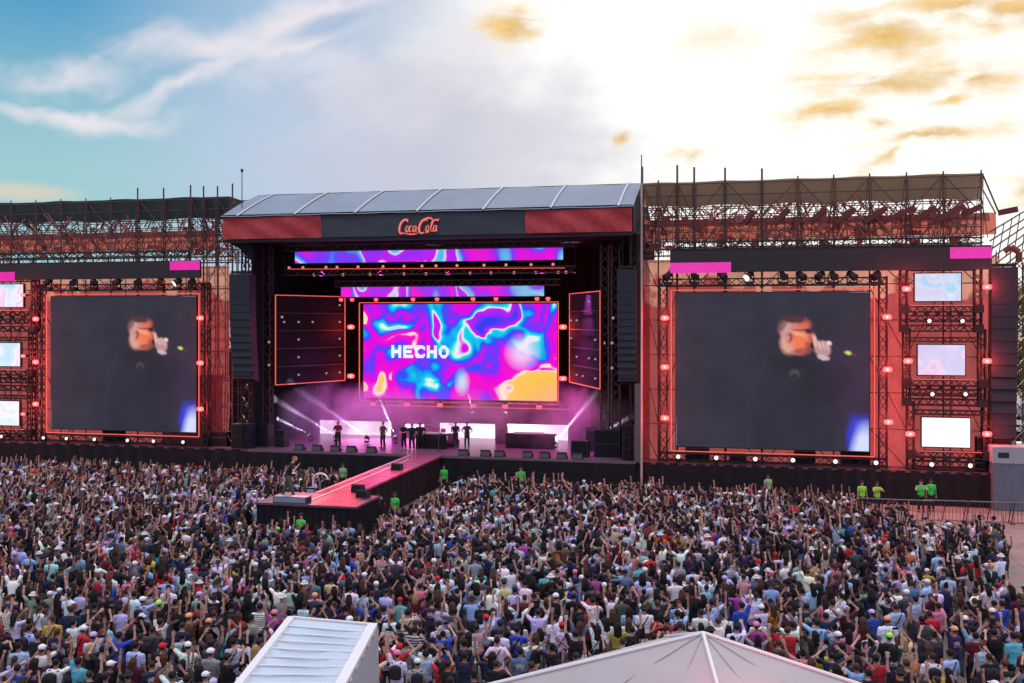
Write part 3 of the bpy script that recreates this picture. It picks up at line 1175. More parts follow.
# security staff in green vests
GREEN = (0.04, 0.66, 0.09)
LIME = (0.30, 0.72, 0.07)
for (x, y, h, col, lab, pose) in (
    (395, 527, 0, GREEN, "security guard in green vest standing in the gap right of the runway platform", "arms down"),
    (444, 494, 0, GREEN, "security guard in green vest beside the runway, nearest the main stage", "arms down"),
    (343, 492, 0.0, GREEN, "security guard in green vest seen beyond the left side of the runway", "arms down"),
    (301, 552, 0, GREEN, "security guard in green vest in front of the runway platform face", "arms down"),
    (77, 487, 0, LIME, "security guard in lime jacket below the left big screen, left one of two", "arms down"),
    (87, 486, 0, GREEN, "security guard in green jacket below the left big screen, right one of two", "hands clapping in front"),
    (862, 513, 0, LIME, "security guard in lime vest below the right big screen, nearer the screen's corner", "arms down"),
    (877, 514, 0, LIME, "security guard in lime vest below the right big screen beside another lime vest", "hands clapping in front"),
    (921, 512, 0, GREEN, "security guard in green vest by the right barrier, arms clasped", "hands clapping in front"),
    (931, 511, 0, GREEN, "security guard in green vest by the right barrier, nearest its rail", "arms down"),
    (768, 505, 0, GREEN, "security guard in green vest in the pit below the right big screen", "arms down"),
    (521, 496, 0, GREEN, "security guard in green vest in the pit under the main stage's middle", "arms down"),
    (5, 640, 0, GREEN, "", "arms down"),
):
    if not lab:
        continue
    p = G(x, y, h)
    person(p, random.uniform(2.4, 3.8), pose, col, (0.02, 0.02, 0.03), "crop", BK, "cap", (0.02, 0.02, 0.02), None, 1.0, None, lab, "security guards in green vests")

# ------------------------------------------------------------------ video pictures (numpy, laid on as one colour per LED cell)
def vnoise(x, y, seed, oct_=4):
    out, amp, tot = 0, 1.0, 0
    for o in range(oct_):
        rg = np.random.default_rng(seed * 31 + o)
        g = rg.random((64, 64))
        xi, yi = np.floor(x).astype(int), np.floor(y).astype(int)
        fx, fy = x - xi, y - yi
        fx, fy = fx * fx * (3 - 2 * fx), fy * fy * (3 - 2 * fy)
        a, b = g[yi % 64, xi % 64], g[yi % 64, (xi + 1) % 64]
        c, d = g[(yi + 1) % 64, xi % 64], g[(yi + 1) % 64, (xi + 1) % 64]
        out = out + amp * ((a * (1 - fx) + b * fx) * (1 - fy) + (c * (1 - fx) + d * fx) * fy)
        tot += amp
        amp *= 0.5
        x, y = x * 2 + 3.1, y * 2 + 1.7
    return out / tot


def ramp(t, stops):
    xs = [s[0] for s in stops]
    cs = np.array([lin(*s[1]) for s in stops])
    return np.stack([np.interp(t, xs, cs[:, i]) for i in range(3)], -1)


def soft(e, w):
    return np.clip(0.5 - e / w, 0, 1)


def put(img, m, col):
    m = m[..., None]
    return img * (1 - m) + np.array(lin(*col)) * m


GLY = {"H": ("1100011", "1100011", "1100011", "1111111", "1111111", "1100011", "1100011", "1100011"), "E": ("1111111", "1111111", "1100000", "1111110", "1111110", "1100000", "1111111", "1111111"),
       "C": ("0111110", "1111111", "1110001", "1100000", "1100000", "1110001", "1111111", "0111110"), "O": ("0011100", "0111110", "1100011", "1100011", "1100011", "1100011", "0111110", "0011100")}


def swirl(w, h, seed, pastel=False, freq=2.6, hint=None):
    X, Y = np.meshgrid((np.arange(w) + 0.5) / h, (np.arange(h) + 0.5) / h)
    a = vnoise(X * freq * .8 + 5, Y * freq * .8 + 2, seed, 3)
    b = vnoise(X * freq * .8 + 9, Y * freq * .8 + 7, seed + 1, 3)
    t = vnoise(X * freq * .6 + 4.5 * (a - .5), Y * freq * .6 + 4.5 * (b - .5), seed + 2, 2)
    t = (t - t.min()) / (t.max() - t.min())
    if hint is not None:
        t = np.clip(t * 0.62 + hint(X, Y) * 0.5 - 0.06, 0, 1)
    if pastel:
        img = ramp(t, [(0, (150, 205, 245)), (0.3, (190, 225, 250)), (0.45, (255, 240, 250)), (0.55, (240, 190, 235)), (0.75, (250, 225, 245)), (1, (170, 200, 250))])
    else:
        img = ramp(t, [(0, (255, 195, 85)), (0.20, (255, 200, 100)), (0.235, (255, 235, 225)), (0.27, (250, 20, 200)), (0.42, (225, 10, 225)), (0.50, (130, 45, 250)), (0.58, (40, 80, 250)),
                       (0.63, (20, 160, 240)), (0.70, (20, 225, 235)), (0.735, (245, 245, 250)), (0.77, (215, 20, 235)), (0.88, (150, 40, 250)), (1, (60, 60, 245))])
    return img, X, Y


def led_mesh(name, p0, p1, p3, img, parent, material=None):
    """flat wall of LED cells: p0 lower left, p1 lower right, p3 upper left"""
    h, w = img.shape[:2]
    p0, p1, p3 = (np.array(p) - np.array(worldloc(parent)) for p in (p0, p1, p3))
    I, J = np.meshgrid(np.arange(w + 1) / w, np.arange(h + 1) / h)
    vs = p0 + I[..., None] * (p1 - p0) + J[..., None] * (p3 - p0)
    idx = (np.arange(h)[:, None] * (w + 1) + np.arange(w)[None]).ravel()
    fs = np.stack([idx, idx + 1, idx + w + 2, idx + w + 1], 1)
    me = mesh_np(name, vs.reshape(-1, 3), fs, material or M["led"], False, img[::-1].reshape(-1, 3))
    o = bpy.data.objects.new(name, me)
    COL.objects.link(o)
    o.parent = parent
    return o


def main_picture():
    w, h = 400, 200

    def hint(X, Y):
        # warm corners low, cyan streak upper right of the middle, violet upper left
        warm = np.exp(-((X - 2.0) ** 2 / .16 + (Y - .88) ** 2 / .12)) + np.exp(-((X - 0.02) ** 2 / .05 + (Y - .85) ** 2 / .05))
        cy = np.exp(-((X - 1.25 + .5 * (Y - .3)) ** 2 / .03 + (Y - .25) ** 2 / .10)) + .9 * np.exp(-((X - .72) ** 2 / .02 + (Y - .72) ** 2 / .03)) + .7 * np.exp(-((X - 1.62) ** 2 / .03 + (Y - .12) ** 2 / .01))
        vi = np.exp(-((X - .35) ** 2 / .25 + (Y - .2) ** 2 / .09))
        return 0.42 - .75 * warm + .62 * cy + .2 * vi

    img, X, Y = swirl(w, h, 27, False, 2.8, hint)
    img = put(img, soft(((X - 1.655) ** 2 / .016 + (Y - .50) ** 2 / .018) ** .5 - 1, 1.1) * .75, (255, 225, 255))
    img = put(img, soft(((X - 1.04) ** 2 / .003 + (Y - .82) ** 2 / .01) ** .5 - 1, 1.2) * .8, (190, 240, 255))
    # lettering
    x0, y0, cw, chh = 0.30, 0.435, 0.125, 0.135
    for k, ch in enumerate("HECHO"):
        gl = GLY[ch]
        for r in range(8):
            for c in range(7):
                if gl[r][c] == "1":
                    xa, ya = x0 + k * cw + c * cw * 0.12, y0 + r * chh / 8
                    m = (X >= xa) & (X < xa + cw * 0.125) & (Y >= ya) & (Y < ya + chh / 8 * 1.02)
                    img = put(img, m.astype(float), (255, 240, 255))
    return img


def singer_picture():
    w, h = 388, 308
    X, Y = np.meshgrid((np.arange(w) + .5) / w * 194, (np.arange(h) + .5) / h * 154)
    X0, Y0 = X, Y
    n = vnoise(X / 22, Y / 22, 5, 4)
    img = np.zeros((h, w, 3)) + np.array(lin(54, 53, 66))
    img *= (0.8 + 0.4 * n)[..., None]
    X = X + (vnoise(X / 3, Y / 3, 71, 2) - .5) * 1.2
    Y = Y + (vnoise(X / 3, Y / 3, 72, 2) - .5) * 1.2
    el = lambda cx, cy, rx, ry, rot=0: (((X - cx) * math.cos(rot) + (Y - cy) * math.sin(rot)) ** 2 / rx ** 2 + ((Y - cy) * math.cos(rot) - (X - cx) * math.sin(rot)) ** 2 / ry ** 2) ** .5 - 1
    img = put(img, soft(el(172, 88, 20, 40, 0), 1.3) * .45, (66, 40, 74))
    img = put(img, soft(el(122, 124, 44, 64, 0.05), .25) * .4, (38, 38, 50))
    img = put(img, soft(el(152, 88, 26, 20, -0.75), .3) * .3, (38, 37, 48))
    # head in profile, turned right
    sk = (196, 132, 122)
    head = np.maximum(soft(el(121, 39, 14.5, 15.5, 0.1), .10), soft(el(123, 50, 12.5, 11.5, 0.1), .12))
    img = put(img, head, sk)
    img = put(img, soft(el(114.5, 52, 7, 9.5, -.5), .7), (222, 164, 150))
    img = put(img, soft(el(127, 46.5, 10.5, 11, 0), 1.1), (242, 122, 88))
    img = put(img, soft(el(130, 30.5, 7, 5, .3), .8) * .8, (214, 104, 86))
    img = put(img, soft(el(125, 41, 7, 1.6, .25), .9) * .7, (250, 180, 150))
    img = put(img, soft(el(112, 35, 6, 7, .3), .9) * .6, (212, 168, 166))
    img = put(img, soft(el(119, 25.5, 14, 4.6, 0.10), .5) * .95, (70, 50, 58))
    img = put(img, soft(el(109, 32, 3.5, 8, .45), .8) * .7, (96, 66, 74))
    img = put(img, soft(el(116, 44.5, 3.2, 4.8, 0.1), .5) * .8, (120, 62, 66))
    img = put(img, soft(el(114.6, 45, 1.3, 3.2, 0.1), .7) * .8, (226, 166, 152))
    img = put(img, soft(el(128, 36.8, 9, .9, .05), .8) * .75, (84, 44, 54))
    img = put(img, soft(el(135, 38, 4.2, 2.7, .25), .5) * .95, (52, 40, 66))
    img = put(img, soft(el(138.2, 42.5, 2.2, 2.4, 0), .6), (214, 112, 96))
    img = put(img, soft(el(128, 57.5, 9, 3.2, -.12), .7) * .75, (150, 72, 62))
    img = put(img, soft(el(134, 52, 3, 4, 0), .9) * .6, (120, 54, 56))
    img = put(img, soft(el(118, 68, 20, 7.5, .12), .5) * .6, (44, 43, 54))
    # hand round the microphone
    img = put(img, soft(el(139.5, 52, 2.8, 3.2, 0), .5), (48, 34, 46))
    img = put(img, soft(el(149, 55.5, 8, 7.5, .3), .3), (190, 146, 148))
    img = put(img, soft(el(141.5, 47.5, 2.0, 6.0, -.15), .5), (226, 178, 168))
    for k in range(3):
        img = put(img, soft(el(146 + k * 4.0, 51.5 + k * .5, 1.8, 4.6, -.35), .6) * .9, (222, 180, 178))
        img = put(img, soft(el(148 + k * 4.0, 53 + k * .5, .55, 3.8, -.35), .8) * .6, (126, 84, 92))
    img = put(img, soft(el(155.5, 49.5, 2.4, 1.8, .5), .6), (240, 214, 210))
    img = put(img, soft(el(149.5, 63.5, 6.2, 2.6, .22), .4), (206, 176, 190))
    img = put(img, soft(el(173.5, 59, 3.2, 1.7, .3), .8), (196, 232, 96))
    img = put(img, soft(el(180, 61, 2.2, 1.4, 0), .9) * .6, (140, 56, 62))
    # blue beam in the corner
    bl = np.clip((X0 - 171 - 1.5 * np.sin(Y0 / 6)) / 7, 0, 1) * np.clip((Y0 - 116) / 12, 0, 1)
    img = put(img, bl * .9, (58, 70, 225))
    wh = np.clip((X0 - 174 - (150 - Y0) * .28) / 9, 0, 1) * np.clip((Y0 - 122) / 18, 0, 1)
    img = put(img, wh, (214, 222, 255))
    img = put(img, soft(el(121, 80, 5, 4, 0), .8) * soft(-el(121, 82, 3.4, 3, 0), .8) * .35, (120, 112, 124))
    # a camera feed is never quite sharp
    for _ in range(2):
        img = (img + np.roll(img, 1, 0) + np.roll(img, -1, 0) + np.roll(img, 1, 1) + np.roll(img, -1, 1)) / 5
    img *= (1 + .16 * (RNG.random((h, w)) - .5))[..., None]
    return img


# ------------------------------------------------------------------ lamps
def make_wash(loc, label, group, pw=18.0, size=0.5):
    t = thing("wash_light", loc, label, "stage light", group)
    m = MB(); m.tube((loc[0], loc[1] - 0.02, loc[2]), (loc[0], loc[1] + 0.34, loc[2]), size * 0.62, size * 0.4, 14)
    m.build("lamp_housing", M["blackmetal"], t)
    m = MB()
    n = 20
    sq = lambda c: math.copysign(abs(c) ** .6, c)
    ring = lambda k, y: [(loc[0] + sq(math.cos(2 * math.pi * i / n)) * size * .85 * k, loc[1] + y, loc[2] + sq(math.sin(2 * math.pi * i / n)) * size * .5 * k) for i in range(n)]
    m.add(ring(1, -.021) + ring(1, -.05) + ring(.8, -.075), [(i, (i + 1) % n, n + (i + 1) % n, n + i) for i in range(n)] + [(n + i, n + (i + 1) % n, 2 * n + (i + 1) % n, 2 * n + i) for i in range(n)] + [tuple(range(2 * n, 3 * n))])
    ln = m.build("lens", M["redlamp"], t)
    m = MB(); m.tube((loc[0], loc[1] - .09, loc[2]), (loc[0], loc[1] - .077, loc[2]), size * .25, size * .25, 12); m.build("core", M["redcore"], ln)
    m = MB(); m.beam((loc[0] - size * .7, loc[1] + .1, loc[2]), (loc[0] - size * .7, loc[1] + .45, loc[2]), .05); m.beam((loc[0] + size * .7, loc[1] + .1, loc[2]), (loc[0] + size * .7, loc[1] + .45, loc[2]), .05)
    m.beam((loc[0] - size * .7, loc[1] + .45, loc[2]), (loc[0] + size * .7, loc[1] + .45, loc[2]), .06)
    m.build("yoke", M["blackmetal"], t)
    lamp("wash_glow", "POINT", (loc[0], loc[1] - 0.5, loc[2]), (1.0, 0.05, 0.05), pw * 11, size=0.25)
    return t


def make_spot_fixture(loc, aim, label, group, lens=None, s=1.0, name="moving_head_light"):
    """base, yoke and a head that points along aim"""
    t = thing(name, loc, label, "stage light", group)
    L = V3(loc)
    a = V3(aim).normalized()
    m = MB(); m.box(L + V3((0, 0, .07 * s)), (.34 * s, .34 * s, .14 * s)); m.build("base", M["blackmetal"], t)
    m = MB()
    for k in (-1, 1):
        m.beam(L + V3((k * .2 * s, 0, .12 * s)), L + V3((k * .2 * s, 0, .5 * s)), .05 * s)
    m.beam(L + V3((-.2 * s, 0, .14 * s)), L + V3((.2 * s, 0, .14 * s)), .06 * s)
    m.build("yoke", M["blackmetal"], t)
    c = L + V3((0, 0, .45 * s))
    m = MB(); m.tube(c - a * .22 * s, c + a * .2 * s, .12 * s, .17 * s, 12); m.build("head", M["blackmetal"], t)
    m = MB(); m.tube(c + a * .2 * s, c + a * .225 * s, .155 * s, .155 * s, 12); m.build("lens", lens or M["whitelamp"], t)
    return t


_bulb = None


def bulb(loc, label, group, material=None, r=0.13):
    """small round lamp hung under a truss"""
    t = thing("par_light", loc, label, "stage light", group)
    L = V3(loc)
    m = MB(); m.tube(L + V3((0, .02, 0)), L + V3((0, .26, .08)), r * 1.1, r * .7, 10); m.build("can", M["blackmetal"], t)
    m = MB(); m.tube(L + V3((0, -.01, 0)), L + V3((0, .02, 0)), r, r, 10); m.build("lens", material or M["pinkdot"], t)
    return t


ORD = ["first", "second", "third", "fourth", "fifth", "sixth", "seventh", "eighth", "ninth", "tenth", "eleventh", "twelfth", "thirteenth", "fourteenth", "fifteenth", "sixteenth"]


def frame_tape(parent, pts, r=0.05, name="light_tape"):
    m = MB()
    n = len(pts)
    for i in range(n):
        m.beam(pts[i], pts[(i + 1) % n], r * 2)
    return m.build(name, M["tape"], parent)


# ------------------------------------------------------------------ wings
SING = singer_picture()
DECKH = 1.95


def wing(side, x0, x1, scrim_x, rooftop, roofx, poles, tall, label):
    """scaffold wing beside the stage: deck, skirt, scrims, roof strip and poles"""
    ua, ub = W(x0, 400, 0).x, W(x1, 400, 0).x
    t = thing("scaffold_wing", ((ua + ub) / 2, 0, 0), label, "scaffold", "scaffold wings beside the main stage")
    m = MB(); m.bb((ua, -.6, DECKH - .12), (ub, 6, DECKH)); m.build("deck", M["deck"], t)
    m = MB(); m.sheet(lambda i, j: V3((ua + (ub - ua) * i, -.62 + .05 * math.sin(i * 160), .02 + (DECKH - .02) * j)), 200, 1); m.build("skirt", M["black"], t)
    # lower scrim
    sa, sb = W(scrim_x[0], 400, 1.0).x, W(scrim_x[1], 400, 1.0).x
    top = 14.2
    m = MB(); m.sheet(lambda i, j: V3((sa + (sb - sa) * i, 1.0 + .12 * math.sin(i * 41) * math.sin(j * 3.1) + .07 * math.sin(i * 130 + j * 7 + 2 * math.sin(j * 5)) + .05 * abs(math.sin(i * 70 - j * 9)), DECKH + (top - DECKH) * j)), 120, 24)
    m.build("scrim", M["scrim"], t, True)
    # upper scrim band
    ta, tb = W(rooftop[0], 400, 1.0).x, W(rooftop[1], 400, 1.0).x
    m = MB(); m.sheet(lambda i, j: V3((ta + (tb - ta) * i, 1.05 + .12 * math.sin(i * 61 + j * 2), 15.4 + (16.65 - 15.4) * j)), 120, 8)
    m.build("upper_scrim", M["scrimdark"], t, True)
    # roof sheet: steep front strip and the flat behind it
    ra, rb = W(roofx[0], 180, .6).x, W(roofx[1], 180, .6).x
    m = MB()
    m.sheet(lambda i, j: V3((ra + (rb - ra) * i, .9 - .5 * j, 17.45 + 1.4 * j + .05 * math.sin(i * 31))), 40, 2)
    m.sheet(lambda i, j: V3((ra + (rb - ra) * i, .4 + 8 * j, 18.85 - .4 * j)), 20, 4)
    m.build("roof_tarp", M["tarp_r"] if side > 0 else M["tarp_l"], t)
    rr = random.Random(side + 5)
    for px in poles:
        hx = W(px, 200, 0).x
        m = MB(); m.tube((hx, .2, DECKH), (hx, .2, 18.9 + (rr.uniform(.6, 1.05) if px in tall else .1)), .06 if px in tall else .045, n=6)
        if px in tall:
            m.truss((hx, .2, 14.8), (hx, .2, 18.7), .22, .016, .4, V3((0, 1, 0)))
        else:
            for dx in (-.5, .5):
                m.tube((hx + dx, .9, 15.2), (hx, .2, 17.6), .025, n=5); m.tube((hx + dx * .5, .9, 15.2), (hx + dx * .2, .2, 18.6), .02, n=5)
        m.build("pole", M["darksteel"], t)
    m = MB()
    us = [W(px, 200, 0).x for px in poles]
    for h in (4.2, 6.3, 8.4, 10.5, 12.6, 14.4, 14.8, 15.3, 15.8, 16.3, 16.8, 17.3, 18.0, 18.7):
        m.tube((us[0], .22, h), (us[-1], .22, h), .032, n=5)
        if h > 14:
            m.tube((us[0], 2.4, h + .1), (us[-1], 2.4, h + .1), .03, n=5)
    for k in range(len(us) - 1):
        a, b = (us[k], us[k + 1]) if k % 2 else (us[k + 1], us[k])
        for (h0, h1) in ((14.4, 16.6), (16.6, 18.8), (12.4, 14.4), (2, 4.2), (4.2, 8.4), (8.4, 12.4)):
            m.tube((a, .25, h0), (b, .25, h1), .03, n=5)
        for q in range(4):
            uq = us[k] + (us[k + 1] - us[k]) * (q + .5) / 4
            m.tube((uq, 2.4, 14.4), (uq, 2.4, 18.3), .022, n=4)
            m.tube((uq, .3, 14.9), (uq, .3, 16.6), .018, n=4)
        m.tube((us[k], .2, 18.7), (us[k], 2.4, 17.2), .03, n=5)
        m.tube((us[k], .2, 16.7), (us[k], 2.4, 14.6), .03, n=5)
    m.build("bracing", M["darksteel"], t)
    m = MB()
    for _ in range(430):
        u = rr.uniform(us[0], us[-1]); h = rr.choice([14.7, 15.2, 15.9, 16.6, 17.0]); v_ = rr.uniform(.5, 2.6)
        du = rr.choice([-1, 1]) * rr.uniform(.25, 1.1); dh = rr.uniform(.4, 1.3)
        if us[0] < u + du < us[-1]:
            m.tube((u, v_, h), (u + du, v_ + rr.uniform(-.4, .4), min(18.2, h + dh)), rr.choice([.025, .035, .05]), n=5)
    for _ in range(60):
        u = rr.uniform(us[0], us[-1] - .5); m.box((u, rr.uniform(.6, 2.2), rr.uniform(15.0, 16.9)), (rr.uniform(.2, .6), .15, rr.uniform(.1, .5)))
    m.build("red_lattice", M["reddish"], t)
    for px in poles[::2]:
        hx = W(px, 200, 2.4).x
        m = MB(); m.tube((hx, 2.4, DECKH), (hx, 2.4, 18.4), .06, n=6); m.build("rear_pole", M["darksteel"], t)
    # rail of the catwalk over the header
    m = MB(); m.truss((us[2] if side > 0 else us[0], -.15, 15.0), (us[-1] if side > 0 else us[-4], -.15, 15.0), .3, .03, .6); m.build("walkway_truss", M["blackmetal"], t)
    return t


def header(x0, x1, pinks, label, hts):
    """dark LED banner band over a side screen, with lit pink blocks"""
    v = -.5
    a, b = W(x0, 260, v), W(x1, 260, v)
    z0, z1 = hts
    t = thing("led_banner", ((a.x + b.x) / 2, v, z0), label, "LED screen", "dark LED banner bands")
    m = MB(); m.bb((a.x, v, z0), (b.x, v + .2, z1)); m.build("panel", mat("off_led", (0.030, 0.028, 0.036), .6), t)
    for (p0, p1, q0, q1) in pinks:
        ua, ub = W(p0, 260, v).x, W(p1, 260, v).x
        n = max(4, int((ub - ua) * 8))
        img = np.zeros((8, n, 3)) + np.array(lin(236, 62, 178) if side_r(p0) else lin(232, 50, 170))
        img *= (0.9 + .15 * RNG.random((8, n)))[..., None]
        led_mesh("lit_block", (ua, v - .02, q0), (ub, v - .02, q0), (ua, v - .02, q1), img, t)
    m = MB()
    for k in range(int((b.x - a.x) / 1.2)):
        m.beam((a.x + .6 + k * 1.2, v + .1, z1), (a.x + .6 + k * 1.2, v + .1, z1 + .35), .08)
    m.beam((a.x, v + .1, z1 + .04), (b.x, v + .1, z1 + .04), .1)
    m.build("hanger", M["blackmetal"], t)
    return t


def side_r(x):
    return x > 400


def big_screen(xa, xb, label, first=None):
    v = -.2
    ua, ub = W(xa, 370, v).x, W(xb, 370, v).x
    z0, z1 = 2.92, 12.12
    t = thing("video_screen", ((ua + ub) / 2, v, z0), label, "video screen", "side screens showing the singer")
    m = MB(); m.bb((ua - .05, v + .02, z0 - .05), (ub + .05, v + .25, z1 + .05)); m.build("cabinet", M["blackmetal"], t)
    led_mesh("picture", (ua, v, z0), (ub, v, z0), (ua, v, z1), SING, t)
    f = .28
    frame_tape(t, [(ua - f, v - .1, z0 - f), (ub + f, v - .1, z0 - f), (ub + f, v - .1, z1 + f * .6), (ua - f, v - .1, z1 + f * .6)], .028)
    m = MB()
    m.truss((ua - .75, v, z0 - 1.0), (ua - .75, v, z1 + .9), .42, .035, .55, V3((0, 1, 0)))
    m.truss((ub + .75, v, z0 - 1.0), (ub + .75, v, z1 + .9), .42, .035, .55, V3((0, 1, 0)))
    m.truss((ua - .9, v, z1 + .62), (ub + .9, v, z1 + .62), .42, .035, .55)
    m.truss((ua - .9, v, z0 - .62), (ub + .9, v, z0 - .62), .42, .035, .55)
    m.build("truss_frame", M["blackmetal"], t)
    return t, ua, ub


def small_screen(xa, xb, ya, yb, seed, label, white=0.0):
    v = -.25
    a, b = W(xa, yb, v), W(xb, yb, v)
    top = W((xa + xb) / 2, ya, v).z
    bot = W((xa + xb) / 2, yb, v).z
    t = thing("small_video_screen", ((a.x + b.x) / 2, v, bot), label, "video screen", "small screens on the side towers")
    m = MB(); m.bb((a.x - .06, v + .02, bot - .06), (b.x + .06, v + .2, top + .06)); m.build("cabinet", M["blackmetal"], t)
    img, _, _ = swirl(96, 56, seed, True, .9)
    if seed in (40, 41):
        img = img * .55 + np.array(lin(*((120, 195, 235) if seed == 40 else (240, 165, 225)))) * .45
    img = img * (1 - white) + white * 1.25
    led_mesh("picture", (a.x, v, bot), (b.x, v, bot), (a.x, v, top), img, t)
    m = MB()
    for q in (-.45, -1.0, -1.55):
        m.truss((a.x - .5, v + .1, bot + q), (b.x + .8, v + .1, bot + q), .34, .04, .4)
    m.truss((a.x - .5, v + .1, top + .3), (b.x + .8, v + .1, top + .3), .24, .035, .4)
    for ux in (a.x - .6, b.x + .9):
        m.truss((ux, v + .15, bot - 1.7), (ux, v + .15, top + .9), .36, .04, .4, V3((0, 1, 0)))
        for q in (-.45, -1.55):
            m.box((ux, v, bot + q), (.5, .5, .45))
    for q in range(5):
        ux = a.x + (b.x - a.x) * q / 4
        m.box((ux, v + .05, bot - .72), (.22, .25, .16))
    m.build("truss", M["blackmetal"], t)
    m = MB(); m.beam((a.x - .3, v - .1, bot - .25), (b.x + .6, v - .1, bot - .25), .04); m.build("light_tape", M["tape"], t)
    return t


PR = [642, 658, 677, 694, 725, 762, 798, 834, 870, 907, 944, 982]
PL = [-60, -38, -15, 9, 34, 59, 84, 109, 136, 162, 189, 202, 216, 231]
wR = wing(1, 638, 1000, (643, 1000), (643, 996), (642, 983), PR, (642, 677, 694, 725, 762), "open scaffold wing with red scrim and brown roof tarp around the larger side screen")
wL = wing(-1, -110, 251, (-100, 229), (-100, 218), (-70, 231), PL, (136, 162, 189, 202, 216, 231), "open scaffold wing with red scrim and dark roof tarp around the smaller side screen")
header(670, 992, [(670, 731, W(700, 273, -.5).z, W(700, 262.5, -.5).z), (950, 992, W(970, 258.5, -.5).z, W(970, 247, -.5).z)], "dark LED banner over the larger side screen with pink blocks at both ends", (W(830, 271, -.5).z, W(830, 249, -.5).z))
header(-90, 200, [(170, 200, W(185, 270, -.5).z, W(185, 261, -.5).z), (-60, 15, W(7, 281.5, -.5).z, W(7, 272, -.5).z)], "dark LED banner over the smaller side screen with pink blocks", (W(100, 279, -.5).z, W(100, 263, -.5).z))

# outriggers with rolled cloth on the right wing
m_all = [((744, 224), (754, 211)), ((774, 225), (789, 209)), ((810, 223), (825, 209)), ((836, 223), (855, 209)), ((865, 222), (886, 208)), ((883, 222), (915, 207)), ((916, 220), (936, 207)), ((936, 221), (964, 206)), ((962, 215), (982, 206)), ((998, 213), (1018, 209))]
for (a, b) in m_all:
    m = MB(); m.beam(W(a[0], a[1], .1), W(b[0], b[1], -.1), .32, .3); m.build("rolled_banner", mat("rolled_red_cloth", (0.12, 0.035, 0.035), .8), wR)
# stair truss leaning on the far right end
m = MB()
for k in range(7):
    m.tube(W(990, 232 + k * 9, .5), W(1030, 208 + k * 9 - k * 1.5, 2.5), .045, n=5)
for k in range(5):
    m.tube(W(996 + k * 8, 228 - k * 5, .6), W(990 + k * 8, 262 - k * 3, .6), .03, n=5)
m.tube(W(983, 175, .2), W(1000, 215, .2), .05, n=5)
m.tube(W(983, 190, .2), W(996, 214, .2), .04, n=5)
m.build("end_bracing", M["darksteel"], wR)

bsR, RA, RB = big_screen(676, 869, "larger side screen, right of the main stage, showing a singer in sunglasses with microphone")
bsL, LA, LB = big_screen(51, 196, "smaller side screen, left of the main stage, showing a singer in sunglasses with microphone")

nm3 = ("top", "middle", "bottom")
for k, (xa, xb, ya, yb) in enumerate(((915, 961, 273.5, 301), (918, 965, 345, 375), (922, 970, 418, 447))):
    small_screen(xa, xb, ya, yb, 40 + k, "%s small screen on the tower near the far speaker column, %s" % (nm3[k], ("pale blue swirl", "pink swirl", "almost pure white")[k]), (0.15, 0.15, 1.0)[k])
for k, (xa, xb, ya, yb) in enumerate(((-22, 23, 284.5, 307), (-24, 20, 343, 366), (-25, 19, 401, 425))):
    small_screen(xa, xb, ya, yb, 50 + k, "%s small screen at the photo's left edge beside the smaller side screen" % nm3[k], (0.12, 0.3, 0.45)[k])

# wash lamps, by column
cols = [
    (665, (318, 367, 418), "on the larger side screen's stage side"), (887, (317, 369.5, 422), "on the larger side screen's outer side"),
    (908, (289, 361, 434), "between larger side screen and its small screens"), (987, (287, 361, 434), "at the outer edge of the right tower"),
    (36, (319, 362, 404), "on the smaller side screen's outer side"), (200.5, (318, 363, 409), "on the smaller side screen's stage side"),
    (23.5, (295, 356, 414), "beside the left small screens"),
]
for (x, ys, ph) in cols:
    for k, y in enumerate(ys):
        x_ = x + ((-1.5, 0, 2)[k] if x in (908,) else 0) + ((0, .5, 1.5)[k] if x == 887 else 0)
        p = W(x_, y, -.55)
        make_wash(p, "%s glowing red wash lamp %s" % (nm3[k], ph), "red wash lamps", 26 if x not in (23.5,) else 14, .30 if x != 23.5 else .22)

# moving heads hanging over the side screens
xs = [668, 694, 722, 749, 783, 801, 820, 833, 852, 876]
for k, x in enumerate(xs):
    p = W(x, 284, -.35)
    make_spot_fixture(p - V3((0, 0, .1)), ((-.5, -.6, -.5), (.2, -.8, -.4), (.6, -.6, -.6))[k % 3], "%s moving head light from the stage along the truss over the larger side screen" % ORD[k], "lights over the side screens", M["whitelamp"] if k in (3,) else M["glass"], 1.35)
for k, x in enumerate([48, 74, 94, 117, 138, 161, 177.5, 192]):
    p = W(x, 289, -.35)
    make_spot_fixture(p - V3((0, 0, .1)), ((-.5, -.6, -.5), (.2, -.8, -.4), (.6, -.6, -.6))[k % 3], "%s moving head light from the outer edge along the truss over the smaller side screen" % ORD[k], "lights over the side screens", M["whitelamp"] if k == 6 else M["glass"], 1.35)
